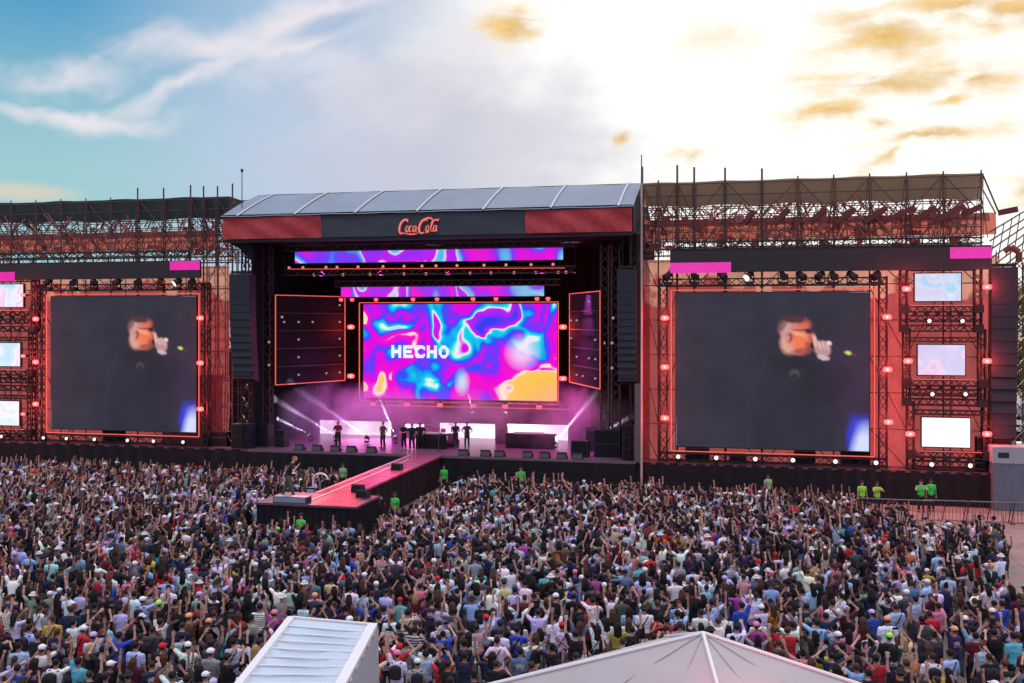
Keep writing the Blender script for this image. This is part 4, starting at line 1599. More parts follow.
# floor lights in front of the side screens
for k, (x, y) in enumerate(((678, 456), (716, 456), (755, 457), (792.6, 458), (835, 460), (875.5, 461), (931, 463), (969.6, 464))):
    p = W(x, y, -.5)
    make_spot_fixture((p.x, -.45, DECKH + .005), (.1, -1, .15), "%s floor light from the stage on the deck edge of the right wing" % ORD[k], "floor lights on the wing decks", M["whitelamp"], .8, "floor_light")
for k, x in enumerate((2, 44, 67, 95, 128, 154, 183.5)):
    p = W(x, 438, -.5)
    make_spot_fixture((p.x, -.45, DECKH + .005), (.1, -1, .15), "%s floor light from the photo's left edge on the left wing deck" % ORD[k], "floor lights on the wing decks", M["whitelamp"], .7, "floor_light")
for k, (x, y) in enumerate(((929, 321), (962, 321), (932, 394), (965, 394))):
    p = W(x, y, -.5)
    make_spot_fixture(p - V3((0, 0, .3)), (0, -1, -.1), "small white lamp, %s, between %s screens of the right tower" % (("left of a pair", "right of a pair")[k % 2], ("top and middle", "middle and bottom")[k // 2]), "white lamps on the right tower", M["whitelamp"], .7)
# clutter on the right deck: dark road cases between the lamps
for k, (x, w_, h_) in enumerate(((697, 1.4, .8), (738, 1.0, .6), (805, 1.2, 1.4), (856, 1.6, .9), (995, 1.8, 1.9), (110, 1.3, 1.0), (215, 1.6, 1.0))):
    p = W(x, 455, .0)
    t = thing("road_case", (p.x, .1, DECKH + .004), "black road case on the %s deck, %s" % ("right wing" if x > 400 else "left wing", ("wide and low near the stage", "narrow between two floor lights", "tall one under the big screen", "wide under the screen's outer corner", "tallest, at the deck's outer end", "under the small side screen's middle", "next to the left speaker column")[k]), "case", "road cases on the wing decks")
    m = MB(); m.bb((p.x - w_ / 2, .1, DECKH + .004), (p.x + w_ / 2, .8, DECKH + h_)); m.build("box", M["black"], t)
    m = MB()
    for q in (.004, h_ * .6, h_ - .0):
        m.bb((p.x - w_ / 2 - .01, .088, DECKH + q), (p.x + w_ / 2 + .01, .098, DECKH + q + .04))
    m.build("edge_strip", M["steel"], t)

# ------------------------------------------------------------------ main stage
VF = -2.0
UL, UR = W(223, 300, VF).x, W(633, 300, VF).x
HT = W(430, 212.5, VF).z
HB = W(430, 235.5, VF).z
RV, RH = 3.0, W(444, 190, 3.0).z
S0, S1 = W(251, 300, 0).x, W(637, 300, 0).x
ms = thing("main_stage", ((S0 + S1) / 2, 0, 0), "large roofed main stage with black drapes and grey sloped roof", "stage")
m = MB(); m.bb((S0 - .1, -.6, DECKH - .15), (S1 - .1, 12, DECKH + .004)); m.build("deck", M["stagefloor"], ms)
m = MB(); m.sheet(lambda i, j: V3((S0 + (S1 - S0) * i, -.64 + .05 * math.sin(i * 150), .02 + (DECKH - .16) * j)), 200, 1); m.build("front_skirt", M["black"], ms)
m = MB(); m.sheet(lambda i, j: V3((S0 + (S1 - S0) * i, 12 + .12 * math.sin(i * 140), 0 + 16 * j)), 220, 1); m.build("back_drape", M["black"], ms)
for u, q0, q1 in ((S0, .3, 12), (S1 - .2, .3, 12)):
    m = MB(); m.sheet(lambda i, j: V3((u + .1 * math.sin(i * 90), q0 + (q1 - q0) * i, 16 * j)), 100, 1); m.build("side_drape", M["black"], ms)
m = MB(); m.bb((UL + .1, VF + .2, HB - .02), (UR - .1, 12.2, HB + .18)); m.build("ceiling", M["black"], ms)
roof = MB()
roof.sheet(lambda i, j: V3((UL - .05 + (UR - UL + .1) * i, VF - .25 + (RV - VF + .25) * j, HT + .05 + (RH - HT) * j + .10 * math.sin(math.pi * j) - .04 * abs(math.sin(i * 7.05 * math.pi)))), 56, 6)
roof.sheet(lambda i, j: V3((UL - .05 + (UR - UL + .1) * i, RV + 9.5 * j, RH + .05 - 3.0 * j)), 28, 2)
rf = roof.build("roof", M["roof"], ms, True)
for x in (239, 296, 356, 418, 484, 551.5, 619):
    u = W(x, 213, VF).x
    m = MB()
    for j in range(6):
        f0, f1 = j / 6, (j + 1) / 6
        P = lambda f: V3((u, VF - .25 + (RV - VF + .25) * f, HT + .09 + (RH - HT) * f + .10 * math.sin(math.pi * f)))
        m.beam(P(f0), P(f1), .13, .05)
    m.build("seam", M["roofseam"], rf)
# gable ends of the roof
for u in (UL, UR):
    m = MB(); m.add([(u, VF, HT), (u, RV, RH), (u, 12, HB), (u, VF + .3, HB)], [(0, 1, 2, 3)]); m.build("gable", M["greycloth"], ms)
# fascia
m = MB(); m.bb((UL, VF - .12, HT - .02), (UR, VF + .15, HT + .16)); m.bb((UL, VF - .05, HB - .22), (UR, VF + .15, HB - .02)); m.build("fascia_beam", M["blackmetal"], ms)


def cloth(ua, ub, name, mt, amp):
    m = MB()
    m.sheet(lambda i, j: V3((ua + (ub - ua) * i, VF - .08 - amp * math.sin(i * 17 + j * 3) * math.sin(j * 3.1) - amp * .5 * math.sin(i * 5 - j * 2) - amp * .5 * abs(math.sin(i * 34 + 2 * math.sin(j * 4))) * (1 - .6 * j), HB + (HT - .03 - HB) * j)), 60, 10)
    return m.build(name, mt, ms, True)


ub1, ub2 = W(322, 230, VF).x, W(525.5, 230, VF).x
cloth(UL + .05, ub1, "red_banner", M["redcloth"], .13)
fas = cloth(ub1 + .01, ub2 - .01, "grey_banner", M["greycloth"], .03)
cloth(ub2, UR - .05, "red_banner", M["redcloth"], .13)


# script lettering on the banner, drawn as strokes of changing width
def arc(cx, cy, rx, ry, a0, a1, n=14, sk=0.0):
    return [(cx + rx * math.cos(R(a0 + (a1 - a0) * i / n)) + sk * ry * math.sin(R(a0 + (a1 - a0) * i / n)), cy + ry * math.sin(R(a0 + (a1 - a0) * i / n))) for i in range(n + 1)]


def lettering(parent, x0, x1, ytop, ybot):
    S = []
    sk = .28
    small_o = lambda cx: [(arc(cx, 3.1, 1.05, 1.75, 60, 420, 20, sk), .55)]
    small_a = lambda cx: [(arc(cx, 3.1, 1.0, 1.75, 50, 400, 20, sk), .55), ([(cx + 1.7, 4.9), (cx + 1.15, 2.6), (cx + 1.3, 1.5), (cx + 2.1, 1.6)], .6)]
    small_c = lambda cx: [(arc(cx, 3.1, 1.05, 1.75, 55, 320, 16, sk), .6)]
    # C o c a - C o l a
    S += [(arc(3.6, 4.6, 3.0, 4.3, 38, 300, 22, .32), 1.0), (arc(5.6, 8.2, 1.2, .9, 200, -20, 8), .6), ([(4.2, .55), (7.5, -.1), (11, -.3), (14.5, .5)], .55)]
    S += small_o(6.4) + small_c(9.0) + small_a(11.7)
    S += [([(14.0, 3.2), (15.6, 3.5)], .6)]
    S += [(arc(18.6, 4.6, 3.0, 4.3, 48, 300, 22, .32), 1.0), (arc(22.6, 6.6, 3.8, 3.0, 165, 25, 12), .75), ([(26.0, 7.6), (27.6, 8.4), (29.4, 8.1), (30.4, 8.9)], .8)]
    S += small_o(21.6) + [([(24.0, 2.0), (24.6, 4.2), (26.0, 7.6), (25.4, 8.0), (24.5, 5.8), (24.1, 2.6), (24.6, 1.4), (25.5, 1.6)], .5)] + small_a(27.0)
    S += [([(19.8, .55), (22.0, .9), (23.2, 1.4)], .5)]
    ua, ub = W(x0, 226, VF).x, W(x1, 226, VF).x
    zt, zb = W((x0 + x1) / 2, ytop, VF).z, W((x0 + x1) / 2, ybot, VF).z
    for grow, mt, name, yy in ((0.9, M["logoback"], "letter_outline", VF - .20), (0.0, M["logo"], "lettering", VF - .24)):
        m = MB()
        for n, (pts, wd) in enumerate(S):
            off = n * .0007
            Lp = [V3((ua + (ub - ua) * (px - .3) / 30.6, yy - off, zb + (zt - zb) * (py + .6) / 10.0)) for px, py in pts]
            k = (ub - ua) / 30.6
            N_ = len(Lp)
            vs = []
            for i, p in enumerate(Lp):
                a, b = Lp[max(0, i - 1)], Lp[min(N_ - 1, i + 1)]
                d = (b - a).normalized()
                nn = V3((-d.z, 0, d.x))
                f = i / (N_ - 1)
                w_ = (wd * 1.3 * (.45 + .55 * math.sin(math.pi * min(1, max(0, f)))) + grow) * k * .55
                vs += [p + nn * w_, p - nn * w_]
            m.add(vs, [(2 * i, 2 * i + 1, 2 * i + 3, 2 * i + 2) for i in range(N_ - 1)])
        m.build(name, mt, parent)


lettering(fas, 400.5, 441, 218.8, 235)

# curved drape under the left end of the fascia
m = MB(); m.add([W(224, 239, -1.5), W(252, 239, -1.5), W(252, 262, -1.5), W(247, 256, -1.5), W(240, 249, -1.5), W(231, 244, -1.5)], [(0, 1, 2, 3, 4, 5)]); m.build("corner_drape", M["black"], ms)
# towers inside, both sides
for (x0, x1, vv) in ((258, 268, 2), (605, 616, 1.5)):
    m = MB()
    m.truss(W(x0, 445, vv) * 1.0, W(x0, 245, vv), .5, .04, .6, V3((0, 1, 0)))
    m.truss(W(x1, 445, vv), W(x1, 245, vv), .5, .04, .6, V3((0, 1, 0)))
    for y in range(260, 440, 22):
        m.beam(W(x0, y, vv), W(x1, y, vv), .07)
    m.build("tower_truss", M["darksteel"], ms)
# roof columns
for x in (247, 634.5):
    a = W(x, 300, -.2)
    m = MB(); m.truss((a.x, -.2, 0), (a.x, -.2, HB), .5, .04, .6, V3((0, 1, 0))); m.build("column", M["blackmetal"], ms)
# ceiling trusses
for k, (xa, xb, y, vv) in enumerate(((285, 575, 246, 2.0), (285, 575, 271, 3.0), (335, 560, 283, 6.0))):
    m = MB(); a, b = W(xa, y, vv), W(xb, y, vv); b.z = a.z = (a.z + b.z) / 2; m.truss(a, b, .4, .035, .6)
    for q in range(7):
        p = a.lerp(b, q / 6); m.beam(p, (p.x, p.y, HB), .025)
    m.build("roof_truss", M["darksteel"], ms)


def flat_led(name, xa, xb, ya, yb, v, img, label, group=None, cat="LED screen"):
    a, b = W(xa, yb, v), W(xb, yb, v)
    xm = (xa + xb) / 2
    z0, z1 = W(xm, yb, v).z, W(xm, ya, v).z
    t = thing(name, ((a.x + b.x) / 2, v, z0), label, cat, group)
    m = MB(); m.bb((a.x - .05, v + .02, z0 - .05), (b.x + .05, v + .2, z1 + .05)); m.build("cabinet", M["blackmetal"], t)
    led_mesh("picture", (a.x, v, z0), (b.x, v, z0), (a.x, v, z1), img, t)
    return t, a.x, b.x, z0, z1


V_MAIN = 8.0
mt_, a0, a1, z0, z1 = flat_led("main_video_screen", 363.5, 557, 304, 399.5, V_MAIN, main_picture(), "large centre screen with magenta, blue and yellow swirls and the word HECHO")
frame_tape(mt_, [(a0 - .3, V_MAIN - .05, z0 - .22), (a1 + .1, V_MAIN - .05, z0 - .22), (a1 + .1, V_MAIN - .05, z1 + .12), (a0 - .3, V_MAIN - .05, z1 + .12)], .03)
im, X_, Y_ = swirl(400, 18, 33, False, .24, lambda X, Y: .72)
k_ = np.clip((X_ / X_.max()), 0, 1)
im = im * .75 + (np.array(lin(150, 60, 240)) * (1 - k_[..., None]) + np.array(lin(200, 40, 220)) * k_[..., None]) * .25
flat_led("led_strip_screen", 295, 563, 248.5, 261.5, 2.6, im, "upper long LED strip of purple and turquoise under the stage roof", "long LED strips over the centre screen")
im2, _, _ = swirl(340, 16, 36, False, .24, lambda X, Y: .66)
im2 = im2 * .7 + np.array(lin(225, 60, 215)) * .3
flat_led("led_strip_screen", 341, 544, 286, 296.5, 6.5, im2, "lower LED strip of magenta and pink just above the centre screen", "long LED strips over the centre screen")
for k, (xa, xb, ya, yb) in enumerate(((320, 391, 421, 436.5), (404, 424, 424, 428), (440, 495, 423.5, 438), (507, 568, 424.5, 440))):
    n = 80
    img = np.zeros((16, n, 3)) + 1.5
    img *= (.85 + .4 * vnoise(*np.meshgrid(np.arange(n) / 7, np.arange(16) / 5), 60 + k))[..., None] * np.array((1.35, 1.1, 1.35))
    flat_led("low_led_screen", xa, xb, ya, yb, 9.0, img, "%s glaring white low LED panel behind the band, counted from the runway end" % ORD[k] if k else "widest glaring white low LED panel behind the band", "low LED panels behind the band")

# neon outlined side panels hung at an angle
for (xa, xb, ya, yb, yc, yd, va, vb, lab) in ((275.5, 345, 295, 304, 385, 385, 2.0, 8.0, "dark hinged light panel with orange outline, left of the centre screen"),
                                              (600, 569.5, 291, 300, 389, 386, 1.0, 7.5, "dark hinged light panel with orange outline, right of the centre screen")):
    A, B, C, D = W(xa, yc, va), W(xb, yd, vb), W(xb, yb, vb), W(xa, ya, va)
    B.z = A.z; C.z = D.z
    t = thing("light_panel", (A + B) / 2, lab, "light panel", "outlined light panels")
    nrm_ = (B - A).cross(D - A).normalized()
    if nrm_.y > 0:
        nrm_ = -nrm_
    m = MB()
    vs = [p - nrm_ * q for q in (.05, .25) for p in (A, B, C, D)]
    m.add(vs, [(0, 1, 2, 3), (7, 6, 5, 4), (0, 4, 5, 1), (1, 5, 6, 2), (2, 6, 7, 3), (3, 7, 4, 0)])
    m.build("panel", M["black"], t)
    frame_tape(t, [A, B, C, D], .028)
    for r_ in range(5):
        for c_ in range(5):
            f, g = (c_ + .5) / 5, (r_ + .5) / 5
            p = A.lerp(B, f).lerp(D.lerp(C, f), g) + nrm_ * .1
            if random.random() < .5:
                m = MB(); m.tube(p + V3((0, .08, 0)), p, .07, n=8); m.build("bulb", M["dimdot"], t)
    m = MB()
    for r_ in range(1, 5):
        m.beam(A.lerp(D, r_ / 5) + nrm_ * .06, B.lerp(C, r_ / 5) + nrm_ * .06, .05)
    m.build("rail", M["darksteel"], t)

# dots of light along the trusses
def row(xs, y, v, where, r=.11, mt=None, pwr=None, jit=0):
    z = W((xs[0] + xs[-1]) / 2, y, v).z
    for k, x in enumerate(xs):
        p = W(x, y, v)
        p.z = z + (random.uniform(-jit, jit) if jit else 0)
        bulb(p, "%s small lamp from the left %s" % (ORD[k], where), "small lamps on the stage trusses", mt, r)


row([289, 303, 326, 337, 358, 383, 404, 422, 436, 457, 484, 506, 531, 553], 266, 2.8, "on the truss just below the upper LED strip", .10)
row([314, 343, 370, 404, 426, 447, 470, 491, 514, 536, 558, 566], 273.5, 2.8, "on the bottom rail of the upper truss", .10)
row([341, 352, 376, 413, 437, 473, 496, 537, 548], 299, 7.0, "along the top edge of the centre screen", .16, M["redlamp"])
for k, (x, y) in enumerate(((351, 327), (351, 376), (563, 327), (563, 378.5))):
    make_wash(W(x, y, V_MAIN - .4), "%s red wash lamp %s of the centre screen" % ("upper" if k % 2 == 0 else "lower", "left" if k < 2 else "right"), "red wash lamps", 16, .32)
row([373, 407, 440, 473, 505, 539], 405, V_MAIN - .3, "under the centre screen", .2, M["redlamp"])
tt = thing("lighting_truss", W(455, 407, V_MAIN), "red lit truss under the centre screen carrying six lamps", "truss")
m = MB(); a, b = W(352, 404, V_MAIN), W(572, 404, V_MAIN); b.z = a.z = (a.z + b.z) / 2; m.truss(a, b, .35, .03, .5); m.build("rail", M["darksteel"], tt)
frame_tape(tt, [a + V3((0, -.3, -.2)), b + V3((0, -.3, -.2))], .025)
for k, (x, y) in enumerate(((269, 342), (269, 365), (604, 343), (613, 318), (612, 368), (612, 343), (282, 317))):
    bulb(W(x, y, 1.2), "%s pinkish lamp on the inner towers beside the outlined panels" % ORD[k], "small lamps on the stage trusses", M["dimdot"], .09)
frame_tape(tt, [W(290, 269, 2.7), W(565, 268, 2.7)], .02)

# ------------------------------------------------------------------ speaker arrays
def array(x0, x1, ytop, ybot, v, n, label, hang_to):
    a, b = W(x0, 300, v), W(x1, 300, v)
    xm = (x0 + x1) / 2
    zt, zb = W(xm, ytop, v).z, W(xm, ybot, v).z
    t = thing("speaker_array", ((a.x + b.x) / 2, v, zb), label, "speaker array", "hanging speaker columns")
    for k in range(n):
        za, zc = zt - (zt - zb) * k / n, zt - (zt - zb) * (k + 1) / n
        bend = -.7 * (k / n) ** 2.2
        m = MB(); m.box(((a.x + b.x) / 2, v + .4 + bend * -.8, (za + zc) / 2), (b.x - a.x, .9, (za - zc) * .985), Matrix.Rotation(-.35 * (k / n) ** 2, 3, "X"))
        m.build("cabinet", M["speaker"], t)
    m = MB(); m.bb((a.x + .08, v + .35, zb + .3), (b.x - .08, v + .8, zt)); m.build("rear_frame", M["speaker"], t)
    m = MB(); m.bb((a.x + .1, v, zt + .05), (b.x - .1, v + .8, zt + .2))
    for u in (a.x + .3, b.x - .3):
        m.tube((u, v + .4, zt + .1), (u, v + .4, hang_to), .03, n=5)
    m.build("rigging", M["blackmetal"], t)
    return t


array(229.5, 249.5, 274, 381, -1.4, 14, "tall hanging column of dark speakers between left wing and main stage", HB + .1)
array(617, 636, 269, 384, -1.2, 16, "tall hanging column of dark speakers between main stage and right wing", HB)
array(992, 1018, 267, 440, -.5, 14, "tall hanging column of dark speakers at the far right end", W(1005, 250, -.5).z)
# the arm that carries the far right column
t = thing("speaker_hoist_arm", W(1010, 300, 0), "brown hooked hoist arm above the far right speaker column", "hoist")
m = MB(); m.tube(W(1019, 262, -.1), W(1019, 252, -.1), .18, n=8); m.tube(W(1019, 252, -.1), W(1011, 247, -.1), .17, n=8); m.tube(W(1011, 247, -.1), W(1005, 252, -.1), .13, n=8); m.build("hook", mat("rust_red_steel", (.16, .05, .03), .6), t)
m = MB(); m.truss(W(1019, 262, .3), (W(1019, 262, .3).x, .3, 0), .5, .04, .6, V3((0, 1, 0))); m.build("mast", M["darksteel"], t)
# pale mast beside the stage and its lower grey column
p = W(641.5, 300, -.9)
t = thing("mast", (p.x, -.9, 0), "tall slim pale mast standing between main stage and right wing", "mast")
m = MB(); m.tube((p.x, -.9, 0), (p.x, -.9, W(641, 183, -.9).z), .07, .06, 8); m.build("pole", M["paleold"], t)
m = MB(); m.tube((p.x, -.9, W(641, 183, -.9).z), (p.x, -.9, W(641, 155, -.9).z), .04, .03, 6); m.build("antenna", M["darksteel"], t)
m = MB(); m.bb((p.x - .42, -.8, DECKH), (p.x - .1, -.5, W(640, 384, -.8).z)); m.build("cable_duct", M["steel"], t)
p = W(242, 300, -.5)
t = thing("antenna_mast", (p.x, -.5, 16.5), "thin dark antenna at the left end of the stage roof", "antenna")
m = MB(); m.tube((p.x, -.5, 14.5), (p.x, -.5, W(242, 169, -.5).z), .045, .03, 6); m.build("pole", M["darksteel"], t)
m = MB(); m.tube((p.x, -.5, W(242, 172, -.5).z), (p.x, -.5, W(242, 169, -.5).z), .1, .1, 6); m.build("tip", M["darksteel"], t)
# scaffolding in the gap left of the stage
t = thing("scaffold_tower", (W(237, 300, 1.5).x, 1.5, 0), "open scaffold tower behind the left speaker column", "scaffold")
m = MB()
for x in (207, 218, 228, 238, 246):
    for vv in (1.5, 4):
        q = W(x, 300, vv); m.tube((q.x, vv, 0), (q.x, vv, 15.4), .045, n=5)
for h in [2 + .9 * k for k in range(15)]:
    for vv in (1.5, 4):
        m.tube((W(207, 300, vv).x, vv, h), (W(246, 300, vv).x, vv, h), .03, n=5)
for k in range(7):
    m.tube((W(207, 300, 1.5).x, 1.5, 2 + 1.9 * k), (W(246, 300, 1.5).x, 1.5, 3.9 + 1.9 * k), .03, n=5)
m.build("frame", M["darksteel"], t)
m = MB(); m.sheet(lambda i, j: V3((W(200, 300, 6.5).x + 4.6 * i, 6.5 + .1 * math.sin(i * 30), 8.4 * j)), 40, 2); m.build("rear_drape", mat("violet_grey_drape", (.10, .085, .11), .9, bump=.4), t)

# ------------------------------------------------------------------ runway
rw = thing("runway", (-19.8, -9, 0), "long red lit runway reaching from the stage into the crowd", "runway")
u0, u1, v0, v1 = PLAT
m = MB(); m.bb((RUNL, v1, DECKH - .1), (RUNR, -.6, DECKH)); m.build("walk_deck", M["catdeck"], rw)
m = MB(); m.bb((u0, v0, DECKH - .1), (u1, v1 - .003, DECKH)); pl = m.build("platform", M["deck"], rw)
m = MB(); m.bb((u0 + 3.0, v0 + .15, DECKH), (u1 - .5, v1 - .2, DECKH + .012)); m.build("floor_panel", M["catdeck"], rw)
m = MB()
sk = lambda a, b: m.sheet(lambda i, j: V3((a[0] + (b[0] - a[0]) * i + .03 * math.sin(i * 90) * (abs(a[1] - b[1]) > 1), a[1] + (b[1] - a[1]) * i + .03 * math.sin(i * 90) * (abs(a[0] - b[0]) > 1), .02 + (DECKH - .13) * j)), 90, 1)
sk((RUNR - .06, v1), (RUNR - .06, -.7)); sk((RUNL + .06, v1), (RUNL + .06, -.7)); sk((u0 + .05, v0 + .06), (u1 - .05, v0 + .06)); sk((u1 - .05, v0 + .05), (u1 - .05, v1 - .05)); sk((u0 + .05, v0 + .05), (u0 + .05, v1 - .05)); sk((u0 + .05, v1 - .05), (u1 - .05, v1 - .05))
m.build("skirt", M["black"], rw)
m = MB(); m.bb((RUNL + .12, v1, DECKH + .002), (RUNL + .2, -.6, DECKH + .02)); m.bb((RUNL + .75, v0 + .3, DECKH + .013), (RUNL + .85, -3, DECKH + .03)); m.build("edge_strip", mat("pale_strip", (.7, .6, .6), .4), rw)
for k in range(7):
    m = MB(); m.bb((RUNL + .25, v1 + 1.9 + k * 1.9, DECKH + .002), (RUNR - .05, v1 + 1.93 + k * 1.9, DECKH + .006)); m.build("seam", M["blackmetal"], rw)
for k, (a_, b_) in enumerate(((-20.1, -14.6), (-19.3, -12.2), (-20.3, -9.0), (-19.2, -6.1), (-21.4, -16.4), (-18.6, -17.0))):
    m = MB(); m.box((a_, b_, DECKH + .016), (.35, .06, .006), Matrix.Rotation(k, 3, "Z")); m.build("tape_mark", M["blackmetal"], rw)
for k, (px, py) in enumerate(((386, 449), (441, 450), (468, 450))):
    q = G(px, py, DECKH)
    t = thing("microphone_stand", q, "microphone stand %s" % ("before the player in dark grey clothes", "in front of the drum riser", "before the rightmost band member")[k], "microphone stand", "microphone stands on stage")
    m = MB(); m.tube((q.x, q.y - .5, q.z + .006), (q.x, q.y - .5, q.z + .03), .16, n=12); m.build("base", M["blackmetal"], t)
    m = MB(); m.tube((q.x, q.y - .5, q.z + .03), (q.x, q.y - .5, q.z + 1.45), .018, n=6); m.build("pole", M["steel"], t)
    m = MB(); m.tube((q.x, q.y - .5, q.z + 1.45), (q.x, q.y - .36, q.z + 1.52), .022, .034, 8); m.build("microphone", M["blackmetal"], t)
for k, (px, vv, hgt) in enumerate(((397, 6.0, 1.3), (501, 6.0, 1.2), (592, 3.5, 1.5))):
    q = W(px, 440, vv)
    t = thing("amplifier", (q.x, vv, DECKH + .005), "black amplifier with pale control strip on stage, %s from the left" % ORD[k], "amplifier", "amplifiers behind the band")
    m = MB(); m.bb((q.x - .4, vv, DECKH + .006), (q.x + .4, vv + .4, DECKH + hgt)); m.build("cabinet", M["speaker"], t)
    m = MB(); m.bb((q.x - .34, vv - .015, DECKH + hgt - .16), (q.x + .34, vv - .004, DECKH + hgt - .05)); m.build("control_strip", M["steel"], t)
# things on the platform
t = thing("floor_video_panel", (-20.9, -17.6, DECKH + .015), "blue grey floor screen at the front edge of the runway platform", "floor screen")
m = MB(); m.bb((-21.6, -17.9, DECKH + .005), (-19.9, -17.35, DECKH + .28)); m.build("housing", M["speaker"], t)
m = MB(); m.bb((-21.55, -17.93, DECKH + .03), (-19.95, -17.91, DECKH + .26)); m.bb((-21.55, -17.88, DECKH + .283), (-19.95, -17.4, DECKH + .29)); m.build("face", mat("blue_grey_panel", (.22, .28, .38), .4), t)
for k, (x, y, lab) in enumerate(((358, 492, "black floor monitor at the right corner of the runway platform"), (363, 497.5, "second black floor monitor, nearest the platform's right tip"), (397, 470, "black floor monitor halfway along the runway's right edge"))):
    p = G(x, y, DECKH)
    t = thing("floor_monitor", p, lab, "speaker", "floor monitors on the runway")
    m = MB(); m.add([(p.x - .3, p.y - .25, p.z + .005), (p.x + .3, p.y - .25, p.z + .005), (p.x + .3, p.y + .25, p.z + .005), (p.x - .3, p.y + .25, p.z + .005), (p.x - .3, p.y - .1, p.z + .4), (p.x + .3, p.y - .1, p.z + .4), (p.x + .3, p.y + .2, p.z + .3), (p.x - .3, p.y + .2, p.z + .3)],
                    [(3, 2, 1, 0), (0, 1, 5, 4), (1, 2, 6, 5), (2, 3, 7, 6), (3, 0, 4, 7), (4, 5, 6, 7)]); m.build("cabinet", M["speaker"], t)
    m = MB(); m.bb((p.x - .25, p.y - .262, p.z + .06), (p.x + .25, p.y - .252, p.z + .34)); m.build("grille", M["black"], t)
p = G(314, 489, DECKH)
t = thing("camera_jib", p, "low white curved camera arm at the start of the runway platform", "camera crane")
m = MB()
for k in range(8):
    a, b = math.pi * k / 8, math.pi * (k + 1) / 8
    m.tube((p.x + .35 - .4 * math.cos(a), p.y, p.z + .5 + .3 * math.sin(a)), (p.x + .35 - .4 * math.cos(b), p.y, p.z + .5 + .3 * math.sin(b)), .05, n=6)
m.tube((p.x - .05, p.y, p.z + .01), (p.x - .05, p.y, p.z + .5), .05, n=6)
m.build("arm", M["white"], t)
m = MB(); m.box((p.x + .75, p.y, p.z + .42), (.22, .3, .2)); m.build("camera_body", M["blackmetal"], t)
m = MB(); m.bb((p.x - .3, p.y - .2, p.z + .003), (p.x + .2, p.y + .2, p.z + .08)); m.build("foot", M["blackmetal"], t)

# performers
pf = G(288, 499, DECKH)
person(pf, -1.25, "sing", (0.02, 0.018, 0.02), (0.09, 0.10, 0.08), "crop", (0.25, 0.12, 0.09), None, None, None, 1.2, (.62, .36, .27), "person in black jacket and camouflage trousers leaning forward with a microphone on the runway platform")
for k, (x, y, s, pose, lab) in enumerate((
        (338, 447, "maroon", "play", "person in dark clothes playing in front of the widest low LED panel"), (383, 448, "dark grey", "watch", "person in dark grey clothes between the first low LED panel and the runway"),
        (404, 449, "black", "play", "person in black at the inner end of the runway, leftmost of three"), (412, 450, "black", "watch", "person in black at the inner end of the runway, middle of three"),
        (420, 449, "black", "watch", "person in black at the inner end of the runway, rightmost of three"), (455.5, 448, "black", "play", "person in black playing right of the centre of the stage"),
        (467, 448, "black", "watch", "person in black standing beside the player right of centre"))):
    p = G(x, y, DECKH + .004)
    person(p, math.pi + random.uniform(-.5, .5), pose, SH[s], (.02, .02, .025), random.choice(["short", "crop"]), BK, None, None, None, 1.0, None, lab, "band members on stage")
person(G(308, 499, 0), math.pi * .9, "holding up a phone", SH["cream"], (.05, .05, .06), "short", BR, None, None, None, 1.0, None, "person in cream shirt filming from the pit just beyond the runway platform")
person(G(343, 528, 0) if False else G(378, 528, 0), 0.3, "right hand at the face", SH["black"], (.02, .02, .03), "short", BK, None, None, "backpack", 1.0, None, "person in black with backpack beside the green vested guard right of the platform")
person(G(355, 541, 0), -0.5, "arms down", SH["grey"], (.05, .05, .07), "short", BK, None, None, None, 1.0, None, "person in grey shirt leaning at the platform's front right corner")
person(G(258, 540, 0), 0.3, "arms down", SH["light blue"], (.05, .05, .07), "short", BK, None, None, None, 1.0, None, "person in light blue shirt at the platform's front left corner")
# drum kit and keyboard table
p = G(440, 446, DECKH)
t = thing("drum_kit", p, "drum kit on a low riser behind the runway end", "drum kit")
m = MB(); m.bb((p.x - 1.1, p.y - .7, p.z + .003), (p.x + 1.1, p.y + .9, p.z + .3)); m.build("riser", M["black"], t)
m = MB(); m.tube((p.x, p.y - .5, p.z + .62), (p.x, p.y - .05, p.z + .62), .31, n=18); m.build("bass_drum", M["wood"], t)
for dx in (-.28, .28):
    m = MB(); m.tube((p.x + dx, p.y - .2, p.z + .95), (p.x + dx, p.y - .15, p.z + 1.2), .17, n=14); m.build("tom_drum", M["wood"], t)
m = MB(); m.tube((p.x + .7, p.y + .1, p.z + .4), (p.x + .7, p.y + .1, p.z + .85), .22, n=14); m.build("floor_drum", M["wood"], t)
for dx, hz in ((-.75, 1.45), (.8, 1.5), (-.9, 1.1)):
    m = MB(); m.tube((p.x + dx, p.y, p.z + .3), (p.x + dx, p.y, p.z + hz), .015, n=5); cs = m.build("cymbal_stand", M["steel"], t)
    m = MB(); m.tube((p.x + dx, p.y, p.z + hz), (p.x + dx, p.y, p.z + hz + .03), .24, .02, 14); m.build("cymbal", M["cymbal"], cs)
for k, (x, wd, lab) in enumerate(((431, 2.2, "black keyboard desk at the inner end of the runway"), (530, 3.4, "long black instrument desk in front of the right low LED panel"))):
    p = G(x, 449, DECKH)
    t = thing("keyboard_desk", p, lab, "desk", "desks on stage")
    m = MB(); m.bb((p.x - wd / 2, p.y, p.z + .9), (p.x + wd / 2, p.y + .7, p.z + .97)); m.build("table_top", M["blackmetal"], t)
    m = MB(); m.bb((p.x - wd / 2 + .03, p.y + .03, p.z + .003), (p.x + wd / 2 - .03, p.y + .08, p.z + .895)); m.build("front_cloth", M["black"], t)
    m = MB(); m.bb((p.x - wd / 3, p.y + .2, p.z + .975), (p.x + wd / 4, p.y + .5, p.z + 1.08)); m.build("keyboard", M["white"], t)
